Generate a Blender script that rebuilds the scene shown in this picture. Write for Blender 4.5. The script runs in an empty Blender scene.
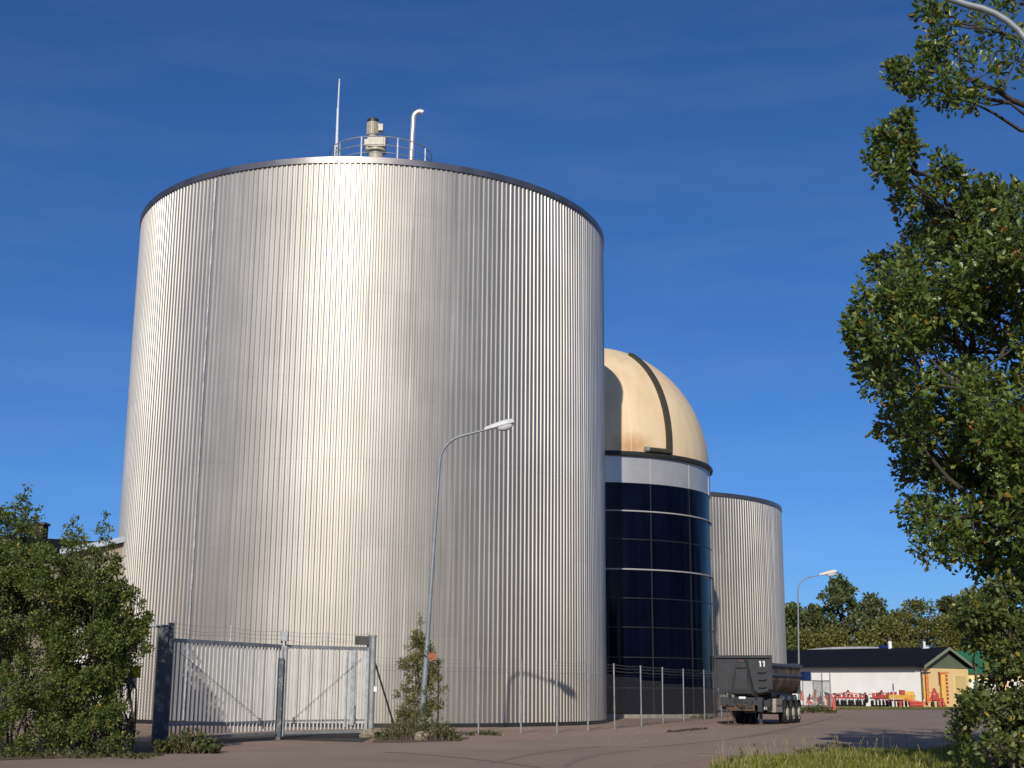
import bpy, math, random
import numpy as np
from mathutils import Vector, Matrix
sc = bpy.context.scene
R = math.radians
# ------------------------------------------------------------------ camera
F, PITCH, ROLL, EYE = 1343.0, 0.2218, 0.0075, 1.6
_fw = Vector((0, math.cos(PITCH), math.sin(PITCH)))
_up0 = Vector((0, -math.sin(PITCH), math.cos(PITCH)))
_ri0 = Vector((1, 0, 0))
_c, _s = math.cos(ROLL), math.sin(ROLL)
_ri = _ri0 * _c + _up0 * _s
_up = _up0 * _c - _ri0 * _s
cd = bpy.data.cameras.new("camera"); cam = bpy.data.objects.new("camera", cd)
sc.collection.objects.link(cam)
cam.matrix_world = Matrix(((_ri.x, _up.x, -_fw.x, 0), (_ri.y, _up.y, -_fw.y, 0), (_ri.z, _up.z, -_fw.z, EYE), (0, 0, 0, 1)))
cd.sensor_width = 36; cd.lens = F / 1024 * 36; cd.clip_start = 0.1; cd.clip_end = 5000
sc.camera = cam
# ------------------------------------------------------------------ world, sun, exposure
SUN_AZ, SUN_EL = R(9.4), R(26.9)      # direction the light travels to (from +Y towards +X), height of the sun
w = bpy.data.worlds.new("World"); sc.world = w; w.use_nodes = True
nt = w.node_tree; nt.nodes.clear()
out = nt.nodes.new('ShaderNodeOutputWorld'); bg = nt.nodes.new('ShaderNodeBackground')
sky = nt.nodes.new('ShaderNodeTexSky'); sky.sky_type = 'NISHITA'; sky.sun_disc = False
sky.sun_elevation = SUN_EL; sky.sun_rotation = math.pi + SUN_AZ
sky.altitude = 300; sky.air_density = 0.7; sky.dust_density = 1.0; sky.ozone_density = 10.0
tc = nt.nodes.new('ShaderNodeTexCoord'); mp = nt.nodes.new('ShaderNodeMapping'); mp.inputs['Scale'].default_value = (2.2, 1.0, 13)
mp.inputs['Rotation'].default_value = (0.0, R(8), 0)
nz = nt.nodes.new('ShaderNodeTexNoise'); nz.inputs['Scale'].default_value = 2.3; nz.inputs['Detail'].default_value = 5; nz.inputs['Roughness'].default_value = .55
rp = nt.nodes.new('ShaderNodeValToRGB'); rp.color_ramp.elements[0].position = .42; rp.color_ramp.elements[1].position = .85
rp.color_ramp.elements[1].color = (.05, .05, .05, 1)
mxc = nt.nodes.new('ShaderNodeMixRGB'); mxc.inputs['Color2'].default_value = (6.0, 6.6, 7.4, 1)
nt.links.new(tc.outputs['Generated'], mp.inputs['Vector']); nt.links.new(mp.outputs[0], nz.inputs['Vector'])
nt.links.new(nz.outputs['Fac'], rp.inputs[0]); nt.links.new(rp.outputs[0], mxc.inputs['Fac'])
nt.links.new(sky.outputs[0], mxc.inputs['Color1']); hsv = nt.nodes.new('ShaderNodeHueSaturation'); hsv.inputs['Saturation'].default_value = 1.04
nt.links.new(mxc.outputs[0], hsv.inputs['Color']); nt.links.new(hsv.outputs[0], bg.inputs['Color'])
bg.inputs['Strength'].default_value = 0.106
nt.links.new(bg.outputs[0], out.inputs['Surface'])
sd = bpy.data.lights.new("sun", 'SUN'); sun = bpy.data.objects.new("sun", sd); sc.collection.objects.link(sun)
sd.energy = 4.0; sd.angle = R(.53); sd.color = (1.0, .925, .815)
sun.rotation_euler = Vector((math.sin(SUN_AZ) * math.cos(SUN_EL), math.cos(SUN_AZ) * math.cos(SUN_EL), -math.sin(SUN_EL))).to_track_quat('-Z', 'Y').to_euler()
sc.view_settings.view_transform = 'Standard'; sc.view_settings.look = 'None'
sc.view_settings.exposure = 0.0; sc.view_settings.gamma = 1.0

# ------------------------------------------------------------------ helpers
def ray(x, y): return _ri * ((x - 512) / F) - _up * ((y - 384) / F) + _fw
def at(x, y, Y):
    d = ray(x, y); return Vector((0, 0, EYE)) + d * (Y / d.y)
def gnd(x, y, z=0.0):
    d = ray(x, y); return Vector((0, 0, EYE)) + d * ((z - EYE) / d.z)
def proj(p):
    d = Vector(p) - Vector((0, 0, EYE)); z = d.dot(_fw)
    return 512 + F * d.dot(_ri) / z, 384 - F * d.dot(_up) / z
C = sc.collection
class MB:
    def __init__(s): s.v = []; s.f = []
    def add(s, vs, fs):
        n = len(s.v); s.v += [tuple(v) for v in vs]; s.f += [tuple(i + n for i in f) for f in fs]; return s
    def box(s, c, d, rz=0.0, ax=None):
        c = Vector(c); hx, hy, hz = d[0] / 2, d[1] / 2, d[2] / 2
        M = ax if ax else Matrix.Rotation(rz, 3, 'Z')
        vs = [c + M @ Vector((x * hx, y * hy, z * hz)) for z in (-1, 1) for y in (-1, 1) for x in (-1, 1)]
        return s.add(vs, [(0, 2, 3, 1), (4, 5, 7, 6), (0, 1, 5, 4), (2, 6, 7, 3), (0, 4, 6, 2), (1, 3, 7, 5)])
    def bar(s, a, b, wd, dp=None, upv=(0, 0, 1)):
        a, b = Vector(a), Vector(b); t = (b - a); L = t.length; t.normalize(); u = Vector(upv)
        if abs(t.dot(u)) > .98: u = Vector((0, 1, 0))
        x = t.cross(u).normalized(); z = x.cross(t).normalized()
        return s.box((a + b) / 2, (wd, L, dp or wd), ax=Matrix((x, t, z)).transposed())
    def tube(s, pts, r, n=8, caps=True):
        pts = [Vector(p) for p in pts]; m = len(pts)
        rs = r if isinstance(r, (list, tuple)) else [r] * m
        base = len(s.v); u = None
        for i, p in enumerate(pts):
            t = (pts[min(i + 1, m - 1)] - pts[max(i - 1, 0)]).normalized()
            if u is None:
                u = t.orthogonal().normalized()
            else:
                u = (u - t * u.dot(t));
                u = u.normalized() if u.length > 1e-6 else t.orthogonal().normalized()
            b = t.cross(u)
            for k in range(n):
                a = 2 * math.pi * k / n
                s.v.append(tuple(p + (u * math.cos(a) + b * math.sin(a)) * rs[i]))
        for i in range(m - 1):
            for k in range(n):
                k2 = (k + 1) % n
                s.f.append((base + i * n + k, base + i * n + k2, base + (i + 1) * n + k2, base + (i + 1) * n + k))
        if caps:
            s.f.append(tuple(base + k for k in range(n))[::-1]); s.f.append(tuple(base + (m - 1) * n + k for k in range(n)))
        return s
    def lathe(s, prof, c=(0, 0, 0), n=48, closed=False):
        base = len(s.v); m = len(prof)
        for r, z in prof:
            for k in range(n):
                a = 2 * math.pi * k / n
                s.v.append((c[0] + r * math.cos(a), c[1] + r * math.sin(a), c[2] + z))
        for i in range(m if closed else m - 1):
            j = (i + 1) % m
            for k in range(n):
                k2 = (k + 1) % n
                s.f.append((base + i * n + k, base + i * n + k2, base + j * n + k2, base + j * n + k))
        return s
    def ring(s, c, rad, r, n=72, m=6):
        return s.lathe([(rad + r * math.cos(2 * math.pi * k / m), r * math.sin(2 * math.pi * k / m)) for k in range(m)], c, n, True)
    def prism(s, poly, vec):
        """closed polygon (3-D points) pushed along vec"""
        n = len(poly); a = [Vector(p) for p in poly]; b = [p + Vector(vec) for p in a]
        return s.add(a + b, [tuple(range(n))[::-1], tuple(range(n, 2 * n))] + [(i, (i + 1) % n, n + (i + 1) % n, n + i) for i in range(n)])
    def build(s, name, mat, parent=None, off=(0, 0, 0), smooth=None, label=None):
        me = bpy.data.meshes.new(name)
        o = Vector(off)
        me.from_pydata([tuple(Vector(v) - o) for v in s.v], [], s.f)
        me.materials.append(mat)
        if smooth is not None:
            me.polygons.foreach_set('use_smooth', [True] * len(me.polygons))
            if smooth < 180: me.set_sharp_from_angle(angle=R(smooth))
        me.update()
        ob = bpy.data.objects.new(name, me); C.objects.link(ob)
        if parent: ob.parent = parent
        if label: ob['label'] = label
        return ob
def tag(o, label, cat, group=None):
    o['label'] = label; o['category'] = cat
    if group: o['group'] = group
    return o
def thing(name, label, cat, loc=(0, 0, 0), rz=0.0, group=None):
    o = bpy.data.objects.new(name, None); C.objects.link(o); o.empty_display_size = .3
    o.location = loc; o.rotation_euler = (0, 0, rz)
    return tag(o, label, cat, group)
def struct(name, mb, mat, kind='structure', smooth=None):
    o = mb.build(name, mat, smooth=smooth); o['kind'] = kind; return o
def copy_tree(o, parent=None):
    c = o.copy(); C.objects.link(c)
    if parent: c.parent = parent
    for ch in [x for x in C.objects if x.parent == o]: copy_tree(ch, c)
    return c
# ------------------------------------------------------------------ materials
def mat(name, col, rough=.6, metal=0.0, spec=.5, var=0.0, vscale=3.0, bump=0.0, bscale=20.0, col2=None, lo=.4, hi=.65, coat=0, stretch=(1, 1, 1), island=0.0):
    m = bpy.data.materials.new(name); m.use_nodes = True; n = m.node_tree; b = n.nodes['Principled BSDF']
    b.inputs['Base Color'].default_value = (*col, 1); b.inputs['Roughness'].default_value = rough; b.inputs['Metallic'].default_value = metal
    b.inputs['Specular IOR Level'].default_value = spec; b.inputs['Coat Weight'].default_value = coat
    t = n.nodes.new('ShaderNodeTexCoord'); mpn = n.nodes.new('ShaderNodeMapping'); mpn.inputs['Scale'].default_value = stretch
    n.links.new(t.outputs['Object'], mpn.inputs['Vector'])
    if col2 is None and var: col2 = tuple(c * (1 - var) for c in col)
    if col2 is not None:
        z = n.nodes.new('ShaderNodeTexNoise'); z.inputs['Scale'].default_value = vscale; z.inputs['Detail'].default_value = 6; z.inputs['Roughness'].default_value = .6
        rr = n.nodes.new('ShaderNodeValToRGB'); rr.color_ramp.elements[0].position = lo; rr.color_ramp.elements[1].position = hi
        rr.color_ramp.elements[0].color = (*col, 1); rr.color_ramp.elements[1].color = (*col2, 1)
        n.links.new(mpn.outputs[0], z.inputs['Vector']); n.links.new(z.outputs['Fac'], rr.inputs[0]); n.links.new(rr.outputs[0], b.inputs['Base Color'])
    if bump:
        z2 = n.nodes.new('ShaderNodeTexNoise'); z2.inputs['Scale'].default_value = bscale; z2.inputs['Detail'].default_value = 4
        bp = n.nodes.new('ShaderNodeBump'); bp.inputs['Strength'].default_value = bump; bp.inputs['Distance'].default_value = .02
        n.links.new(mpn.outputs[0], z2.inputs['Vector']); n.links.new(z2.outputs['Fac'], bp.inputs['Height']); n.links.new(bp.outputs[0], b.inputs['Normal'])
    return m
def leaf_mat(name, stops, trans=.35, rough=.45, spec=.4):
    """stops = [(pos, colour)...] spread over the leaves one by one"""
    m = bpy.data.materials.new(name); m.use_nodes = True; n = m.node_tree; b = n.nodes['Principled BSDF']
    g = n.nodes.new('ShaderNodeNewGeometry'); rr = n.nodes.new('ShaderNodeValToRGB'); e = rr.color_ramp.elements
    while len(e) < len(stops): e.new(.5)
    for i, (p, c) in enumerate(stops): e[i].position = p; e[i].color = (*c, 1)
    n.links.new(g.outputs['Random Per Island'], rr.inputs[0]); n.links.new(rr.outputs[0], b.inputs['Base Color'])
    b.inputs['Roughness'].default_value = rough; b.inputs['Specular IOR Level'].default_value = spec
    t = n.nodes.new('ShaderNodeBsdfTranslucent'); hs = n.nodes.new('ShaderNodeHueSaturation'); hs.inputs['Value'].default_value = 1.5; hs.inputs['Hue'].default_value = .485
    mx = n.nodes.new('ShaderNodeMixShader'); mx.inputs[0].default_value = trans
    n.links.new(rr.outputs[0], hs.inputs['Color']); n.links.new(hs.outputs[0], t.inputs['Color'])
    n.links.new(b.outputs[0], mx.inputs[1]); n.links.new(t.outputs[0], mx.inputs[2]); n.links.new(mx.outputs[0], n.nodes['Material Output'].inputs['Surface'])
    return m
def sheet_metal():
    """weathered aluminium-zinc sheet: patchy, faint lap lines every few metres, thin run-down streaks"""
    m = bpy.data.materials.new("weathered_sheet_metal"); m.use_nodes = True; n = m.node_tree; b = n.nodes['Principled BSDF']
    L = n.links.new
    t = n.nodes.new('ShaderNodeTexCoord')
    m1 = n.nodes.new('ShaderNodeMapping'); m1.inputs['Scale'].default_value = (3.0, 3.0, .12); L(t.outputs['Object'], m1.inputs['Vector'])
    z1 = n.nodes.new('ShaderNodeTexNoise'); z1.inputs['Scale'].default_value = 1.6; z1.inputs['Detail'].default_value = 6; L(m1.outputs[0], z1.inputs['Vector'])
    z2 = n.nodes.new('ShaderNodeTexNoise'); z2.inputs['Scale'].default_value = .35; z2.inputs['Detail'].default_value = 5; L(t.outputs['Object'], z2.inputs['Vector'])
    r1 = n.nodes.new('ShaderNodeValToRGB'); r1.color_ramp.elements[0].position = .3; r1.color_ramp.elements[1].position = .7
    r1.color_ramp.elements[0].color = (.455, .425, .37, 1); r1.color_ramp.elements[1].color = (.535, .505, .45, 1); L(z1.outputs['Fac'], r1.inputs[0])
    r2 = n.nodes.new('ShaderNodeValToRGB'); r2.color_ramp.elements[0].position = .35; r2.color_ramp.elements[1].position = .65
    r2.color_ramp.elements[0].color = (.9, .9, .9, 1); r2.color_ramp.elements[1].color = (1, 1, 1, 1); L(z2.outputs['Fac'], r2.inputs[0])
    mu = n.nodes.new('ShaderNodeMixRGB'); mu.blend_type = 'MULTIPLY'; mu.inputs[0].default_value = 1; L(r1.outputs[0], mu.inputs[1]); L(r2.outputs[0], mu.inputs[2])
    # lap joints
    sx = n.nodes.new('ShaderNodeSeparateXYZ'); L(t.outputs['Object'], sx.inputs[0])
    dv = n.nodes.new('ShaderNodeMath'); dv.operation = 'DIVIDE'; dv.inputs[1].default_value = 3.55; L(sx.outputs['Z'], dv.inputs[0])
    fr = n.nodes.new('ShaderNodeMath'); fr.operation = 'FRACT'; L(dv.outputs[0], fr.inputs[0])
    lt = n.nodes.new('ShaderNodeMath'); lt.operation = 'LESS_THAN'; lt.inputs[1].default_value = .012; L(fr.outputs[0], lt.inputs[0])
    lm = n.nodes.new('ShaderNodeMath'); lm.operation = 'MULTIPLY'; lm.inputs[1].default_value = .1; L(lt.outputs[0], lm.inputs[0])
    mu2 = n.nodes.new('ShaderNodeMixRGB'); L(lm.outputs[0], mu2.inputs[0]); L(mu.outputs[0], mu2.inputs[1]); mu2.inputs[2].default_value = (.25, .21, .17, 1)
    at2 = n.nodes.new('ShaderNodeMath'); at2.operation = 'ARCTAN2'; L(sx.outputs['Y'], at2.inputs[0]); L(sx.outputs['X'], at2.inputs[1])
    k1 = n.nodes.new('ShaderNodeMath'); k1.operation = 'MULTIPLY'; k1.inputs[1].default_value = 11.5; L(at2.outputs[0], k1.inputs[0])
    f1 = n.nodes.new('ShaderNodeMath'); f1.operation = 'FLOOR'; L(k1.outputs[0], f1.inputs[0])
    f2 = n.nodes.new('ShaderNodeMath'); f2.operation = 'FLOOR'; L(dv.outputs[0], f2.inputs[0])
    cb = n.nodes.new('ShaderNodeCombineXYZ'); L(f1.outputs[0], cb.inputs[0]); L(f2.outputs[0], cb.inputs[1])
    wn = n.nodes.new('ShaderNodeTexWhiteNoise'); wn.noise_dimensions = '2D'; L(cb.outputs[0], wn.inputs['Vector'])
    mrw = n.nodes.new('ShaderNodeMapRange'); mrw.inputs['To Min'].default_value = .97; mrw.inputs['To Max'].default_value = 1.02; L(wn.outputs['Value'], mrw.inputs[0])
    mu3 = n.nodes.new('ShaderNodeVectorMath'); mu3.operation = 'SCALE'; L(mu2.outputs[0], mu3.inputs[0]); L(mrw.outputs[0], mu3.inputs['Scale'])
    L(mu3.outputs[0], b.inputs['Base Color'])
    rr = n.nodes.new('ShaderNodeMapRange'); rr.inputs['To Min'].default_value = .55; rr.inputs['To Max'].default_value = .62; L(z1.outputs['Fac'], rr.inputs[0]); L(rr.outputs[0], b.inputs['Roughness'])
    b.inputs['Metallic'].default_value = .95
    b.inputs['Coat Weight'].default_value = .6; b.inputs['Coat Roughness'].default_value = .22
    return m
M = {}
M['sheet'] = sheet_metal()
M['galv'] = mat('galvanised_steel', (.34, .36, .37), .55, .3, var=.35, vscale=6, bump=.15, bscale=30)
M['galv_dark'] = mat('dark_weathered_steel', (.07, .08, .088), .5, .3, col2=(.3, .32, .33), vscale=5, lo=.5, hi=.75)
M['rim'] = mat('rim_flashing', (.26, .24, .225), .36, .85, var=.3, vscale=1)
M['picket'] = mat('pale_zinc_bar', (.46, .48, .49), .55, .15, var=.2)
M['lamp_grey'] = mat('grey_lamp_pole', (.24, .27, .285), .5, .2, var=.25, vscale=5)
M['wire'] = mat('dull_wire', (.15, .15, .15), .6, .3)
M['roofmetal'] = mat('roof_metal', (.35, .35, .35), .5, .5, var=.3)
M['concrete'] = mat('concrete', (.33, .3, .26), .9, var=.35, vscale=2, bump=.4)
M['white_metal'] = mat('white_painted_metal', (.62, .62, .61), .45, var=.15, vscale=4)
M['pipe'] = mat('stainless_pipe', (.62, .6, .57), .4, .6, var=.15)
M['beige'] = mat('beige_machine_paint', (.42, .39, .29), .45, var=.25, vscale=5)
M['black'] = mat('black_rubber', (.018, .018, .018), .7, var=.3)
M['dark_iron'] = mat('dark_iron', (.035, .036, .036), .5, .1, var=.4, vscale=5)
M['navy'] = mat('navy_glazing', (.0022, .003, .011), .08, 0, spec=.1, var=.4, vscale=.6)
M['mullion'] = mat('grey_mullion', (.022, .023, .025), .5, .1, var=.3)
M['band'] = mat('pale_band_panel', (.46, .455, .44), .36, .35, var=.1, vscale=1.2)
M['rust'] = mat('rusty_steel', (.12, .066, .04), .85, .1, col2=(.06, .05, .045), vscale=6, bump=.3)
M['bark'] = mat('bark', (.07, .058, .045), .95, var=.5, vscale=8, bump=.8, bscale=25, stretch=(1, 1, .25))
M['birch_bark'] = mat('pale_twig', (.2, .16, .11), .9, var=.5, vscale=8)
M['red'] = mat('red_machine_paint', (.48, .055, .04), .5, var=.35, vscale=4)
M['orange'] = mat('orange_machine_paint', (.68, .19, .05), .5, var=.3, vscale=4)
M['yellow'] = mat('yellow_machine_paint', (.72, .44, .07), .5, var=.2, vscale=4)
M['green'] = mat('green_paint', (.03, .16, .07), .5, var=.3)
M['blue'] = mat('blue_paint', (.01, .025, .12), .5, var=.2)
M['white'] = mat('white_paint', (.75, .75, .73), .6, var=.1)
M['wall_white'] = mat('white_render', (.84, .82, .77), .85, var=.08, vscale=.8, bump=.2)
M['wall_yellow'] = mat('yellow_boards', (.9, .66, .29), .8, var=.1, vscale=1.5, stretch=(6, 6, .3))
M['wall_green'] = mat('olive_boards', (.13, .16, .095), .8, var=.2, vscale=1.5, stretch=(6, 6, .3))
M['trim_green'] = mat('pale_olive_trim', (.24, .28, .18), .7, var=.15)
M['roof_black'] = mat('black_roof_felt', (.009, .0105, .015), .85, spec=.12, var=.35, vscale=1.5)
M['brick'] = mat('dark_brick', (.05, .035, .028), .9, var=.5, vscale=12)
M['stone'] = mat('granite', (.34, .29, .22), .9, var=.5, vscale=7, bump=.8, bscale=9)
M['band_strip'] = mat('pale_strip', (.42, .41, .4), .5, .1)
M['glass_lamp'] = mat('lamp_bowl', (.6, .62, .62), .15, 0, spec=.6)

# --- dome cloth: cream plastic with rust runs near the foot (stain has a shape of its own)
def dome_mat():
    m = mat('cream_membrane', (.74, .54, .3), .5, 0, spec=.35); n = m.node_tree; b = n.nodes['Principled BSDF']; L = n.links.new
    t = n.nodes['Texture Coordinate']; sx = n.nodes.new('ShaderNodeSeparateXYZ'); L(t.outputs['Object'], sx.inputs[0])
    mpn = n.nodes.new('ShaderNodeMapping'); mpn.inputs['Scale'].default_value = (1.3, 1.3, .22); L(t.outputs['Object'], mpn.inputs['Vector'])
    z = n.nodes.new('ShaderNodeTexNoise'); z.inputs['Scale'].default_value = .9; z.inputs['Detail'].default_value = 5; L(mpn.outputs[0], z.inputs['Vector'])
    rr = n.nodes.new('ShaderNodeValToRGB'); rr.color_ramp.elements[0].position = .35; rr.color_ramp.elements[1].position = .7
    rr.color_ramp.elements[0].color = (.78, .61, .38, 1); rr.color_ramp.elements[1].color = (.69, .52, .3, 1); L(z.outputs['Fac'], rr.inputs[0])
    # rust patch above the rim on the side towards the big tank
    vm = n.nodes.new('ShaderNodeVectorMath'); vm.operation = 'DISTANCE'; vm.name = 'stain_distance'
    mp2 = n.nodes.new('ShaderNodeMapping'); mp2.inputs['Scale'].default_value = (1, .45, 1.5); L(t.outputs['Object'], mp2.inputs['Vector'])
    L(mp2.outputs[0], vm.inputs[0]); vm.inputs[1].default_value = (1.9, -6.8 * .45, 14.9 * 1.5)
    z2 = n.nodes.new('ShaderNodeTexNoise'); z2.inputs['Scale'].default_value = 1.6; z2.inputs['Detail'].default_value = 5; L(t.outputs['Object'], z2.inputs['Vector'])
    ad = n.nodes.new('ShaderNodeMath'); ad.operation = 'ADD'; L(vm.outputs['Value'], ad.inputs[0]); L(z2.outputs['Fac'], ad.inputs[1])
    mr = n.nodes.new('ShaderNodeMapRange'); mr.inputs['From Min'].default_value = .75; mr.inputs['From Max'].default_value = 1.9; mr.inputs['To Min'].default_value = .6; mr.inputs['To Max'].default_value = 0
    L(ad.outputs[0], mr.inputs[0])
    mx = n.nodes.new('ShaderNodeMixRGB'); L(mr.outputs[0], mx.inputs[0]); L(rr.outputs[0], mx.inputs[1]); mx.inputs[2].default_value = (.42, .15, .03, 1)
    at2 = n.nodes.new('ShaderNodeMath'); at2.operation = 'ARCTAN2'; L(sx.outputs['Y'], at2.inputs[0]); L(sx.outputs['X'], at2.inputs[1])
    k1 = n.nodes.new('ShaderNodeMath'); k1.operation = 'MULTIPLY_ADD'; k1.inputs[1].default_value = 16 / 6.2832; k1.inputs[2].default_value = 20.35; L(at2.outputs[0], k1.inputs[0])
    f1 = n.nodes.new('ShaderNodeMath'); f1.operation = 'FRACT'; L(k1.outputs[0], f1.inputs[0])
    l1 = n.nodes.new('ShaderNodeMath'); l1.operation = 'LESS_THAN'; l1.inputs[1].default_value = .03; L(f1.outputs[0], l1.inputs[0])
    l2 = n.nodes.new('ShaderNodeMath'); l2.operation = 'MULTIPLY'; l2.inputs[1].default_value = .3; L(l1.outputs[0], l2.inputs[0])
    mx2 = n.nodes.new('ShaderNodeMixRGB'); L(l2.outputs[0], mx2.inputs[0]); L(mx.outputs[0], mx2.inputs[1]); mx2.inputs[2].default_value = (.85, .75, .58, 1)
    L(mx2.outputs[0], b.inputs['Base Color']); return m
M['dome'] = dome_mat()
# ground materials
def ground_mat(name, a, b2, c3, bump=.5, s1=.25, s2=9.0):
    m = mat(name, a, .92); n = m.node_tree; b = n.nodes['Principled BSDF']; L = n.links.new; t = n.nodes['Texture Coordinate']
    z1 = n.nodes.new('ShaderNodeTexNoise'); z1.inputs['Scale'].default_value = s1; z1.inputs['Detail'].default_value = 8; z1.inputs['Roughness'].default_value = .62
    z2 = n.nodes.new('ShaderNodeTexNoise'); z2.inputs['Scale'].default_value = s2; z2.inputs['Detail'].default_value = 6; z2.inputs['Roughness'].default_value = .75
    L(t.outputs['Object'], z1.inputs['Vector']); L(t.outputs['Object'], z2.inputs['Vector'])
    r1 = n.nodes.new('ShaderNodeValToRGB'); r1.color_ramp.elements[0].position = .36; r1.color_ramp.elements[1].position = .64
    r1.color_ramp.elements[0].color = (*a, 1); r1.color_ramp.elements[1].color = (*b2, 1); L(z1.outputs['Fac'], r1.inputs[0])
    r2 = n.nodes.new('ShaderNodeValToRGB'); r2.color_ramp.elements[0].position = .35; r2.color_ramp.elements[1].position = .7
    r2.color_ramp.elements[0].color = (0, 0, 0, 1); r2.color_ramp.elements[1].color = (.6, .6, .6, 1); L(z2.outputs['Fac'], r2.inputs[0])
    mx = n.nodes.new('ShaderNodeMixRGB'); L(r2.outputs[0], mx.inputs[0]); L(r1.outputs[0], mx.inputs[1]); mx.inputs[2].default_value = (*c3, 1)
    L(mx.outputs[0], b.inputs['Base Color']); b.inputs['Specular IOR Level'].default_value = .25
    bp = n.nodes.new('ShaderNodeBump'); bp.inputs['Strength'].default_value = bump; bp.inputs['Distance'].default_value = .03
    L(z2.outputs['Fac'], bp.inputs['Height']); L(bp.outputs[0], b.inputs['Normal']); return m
M['gravel'] = ground_mat('reddish_gravel', (.31, .215, .155), (.235, .168, .125), (.43, .32, .25), .8, .3, 14)
M['asphalt'] = ground_mat('worn_reddish_asphalt', (.285, .215, .158), (.2, .156, .12), (.38, .29, .225), .35, .22, 16)
M['asphalt_shade'] = ground_mat('shaded_asphalt', (.045, .042, .04), (.06, .054, .05), (.085, .075, .066), .4, .6, 20)  # dark tone for the painted shade in front of the gate
M['earth'] = ground_mat('dry_earth', (.15, .1, .065), (.1, .075, .045), (.2, .15, .1), .9, .8, 10)
M['earth_dark'] = mat('dark_soil', (.05, .038, .028), .95, var=.4)
M['field'] = ground_mat('rough_grass_ground', (.07, .085, .025), (.1, .1, .035), (.05, .07, .02), .8, .3, 6)
M['oak_leaf'] = leaf_mat('oak_leaf', [(0, (0.0585, 0.0983, 0.0177)), (0.45, (0.092, 0.1427, 0.0252)), (0.8, (0.1421, 0.1823, 0.0352)), (0.972, (0.2006, 0.2219, 0.0441)), (0.99, (0.3, 0.2, 0.03)), (1, (0.4, 0.13, 0.03))], .26, .36, .5)
M['bush_leaf'] = leaf_mat('sallow_leaf', [(0, (0.0655, 0.1018, 0.0208)), (0.5, (0.1092, 0.1527, 0.0297)), (0.93, (0.1638, 0.1957, 0.0446)), (0.975, (0.3536, 0.3081, 0.0743)), (1, (0.5, 0.32, 0.04))])
M['shrub_leaf'] = leaf_mat('aspen_leaf', [(0, (0.0719, 0.1035, 0.0242)), (0.5, (0.115, 0.1518, 0.0363)), (0.9, (0.1725, 0.207, 0.0545)), (0.96, (0.2875, 0.276, 0.0847)), (1, (0.55, 0.4, 0.06))])
M['young_leaf'] = leaf_mat('young_tree_leaf', [(0, (0.0862, 0.1082, 0.0277)), (0.6, (0.1552, 0.17, 0.0441)), (0.93, (0.2587, 0.2318, 0.0756)), (1, (0.3, 0.22, 0.07))])
M['pine_leaf'] = leaf_mat('pine_needles', [(0, (0.0522, 0.0742, 0.0259)), (0.6, (0.0902, 0.1134, 0.0356)), (1, (0.1544, 0.1546, 0.0486))], .15)
M['birch_leaf'] = leaf_mat('birch_crown_leaf', [(0, (0.0957, 0.1091, 0.0232)), (0.6, (0.1435, 0.1496, 0.0319)), (1, (0.2295, 0.2024, 0.0507))], .25)
M['grass'] = leaf_mat('grass_blade', [(0, (0.0983, 0.1271, 0.0179)), (0.5, (0.1638, 0.1904, 0.0268)), (0.85, (0.3086, 0.3046, 0.0544)), (1, (0.34, 0.28, 0.12))], .3)
M['weed'] = leaf_mat('weed_leaf', [(0, (0.048, 0.068, 0.016)), (0.6, (0.08, 0.102, 0.028)), (0.9, (0.136, 0.1275, 0.048)), (1, (0.224, 0.17, 0.064))], .3)  # greens darkened to carry the shade at the foot of the thicket

# ------------------------------------------------------------------ ground, road
def sheet(poly, z): return MB().add([(x, y, z) for x, y in poly], [tuple(range(len(poly)))])
g = MB(); n = 60
g.add([(-1500, -600, 0), (1500, -600, 0), (1500, 2400, 0), (-1500, 2400, 0)], [(0, 1, 2, 3)])
struct('ground', g, M['gravel'])
def px(*pts): return [tuple(gnd(x, y))[:2] for x, y in pts]
road = px((-60, 764), (0, 761), (110, 757), (220, 752), (330, 743.5), (400, 743), (470, 741), (560, 738.5), (640, 734), (705, 730), (745, 727.5), (800, 721), (833, 714), (860, 709.5), (925, 709.3), (980, 709.2), (1100, 709))
near = [(70, 110), (70, 44), (24, 42), (15, 40.5), (9.2, 38.2), (5.4, 33.5), (3.1, 29.2), (2.2, 25), (1.5, 5), (1.5, -40), (-9, -40), (-9.5, 10), (-12, 24.5), (-30, 24.5), (-60, 22), (-60, 29)]
struct('road', sheet(road + near, .004), M['asphalt'])
struct('gate_shade_patch', sheet(px((206, 743.5), (285, 740), (362, 742.3), (371, 738.5), (362, 733), (285, 734), (214, 737)), .008), M['asphalt_shade'])  # dark sheet on the ground that paints in the shade before the gate
def strip(pts, wd, z):
    m = MB(); vs = []; 
    for i, p in enumerate(pts):
        a = Vector(pts[max(i - 1, 0)]); b = Vector(pts[min(i + 1, len(pts) - 1)]); t = (b - a).normalized(); nrm = Vector((-t.y, t.x))
        ww = wd * (.4 + .6 * math.sin(math.pi * (i + .5) / len(pts)))
        vs += [(p[0] + nrm.x * ww / 2, p[1] + nrm.y * ww / 2, z), (p[0] - nrm.x * ww / 2, p[1] - nrm.y * ww / 2, z)]
    return m.add(vs, [(2 * i, 2 * i + 1, 2 * i + 3, 2 * i + 2) for i in range(len(pts) - 1)])
M['tar'] = ground_mat('tyre_rubber_smear', (.2, .154, .122), (.235, .18, .14), (.27, .208, .165), .3, 1.2, 22)
def arc_px(pts, k=14):
    P = [gnd(*p) for p in pts]; o = []
    for i in range(k):
        t = i / (k - 1); o.append(((1 - t) ** 2 * P[0].x + 2 * t * (1 - t) * P[1].x + t * t * P[2].x, (1 - t) ** 2 * P[0].y + 2 * t * (1 - t) * P[1].y + t * t * P[2].y))
    return o
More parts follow.
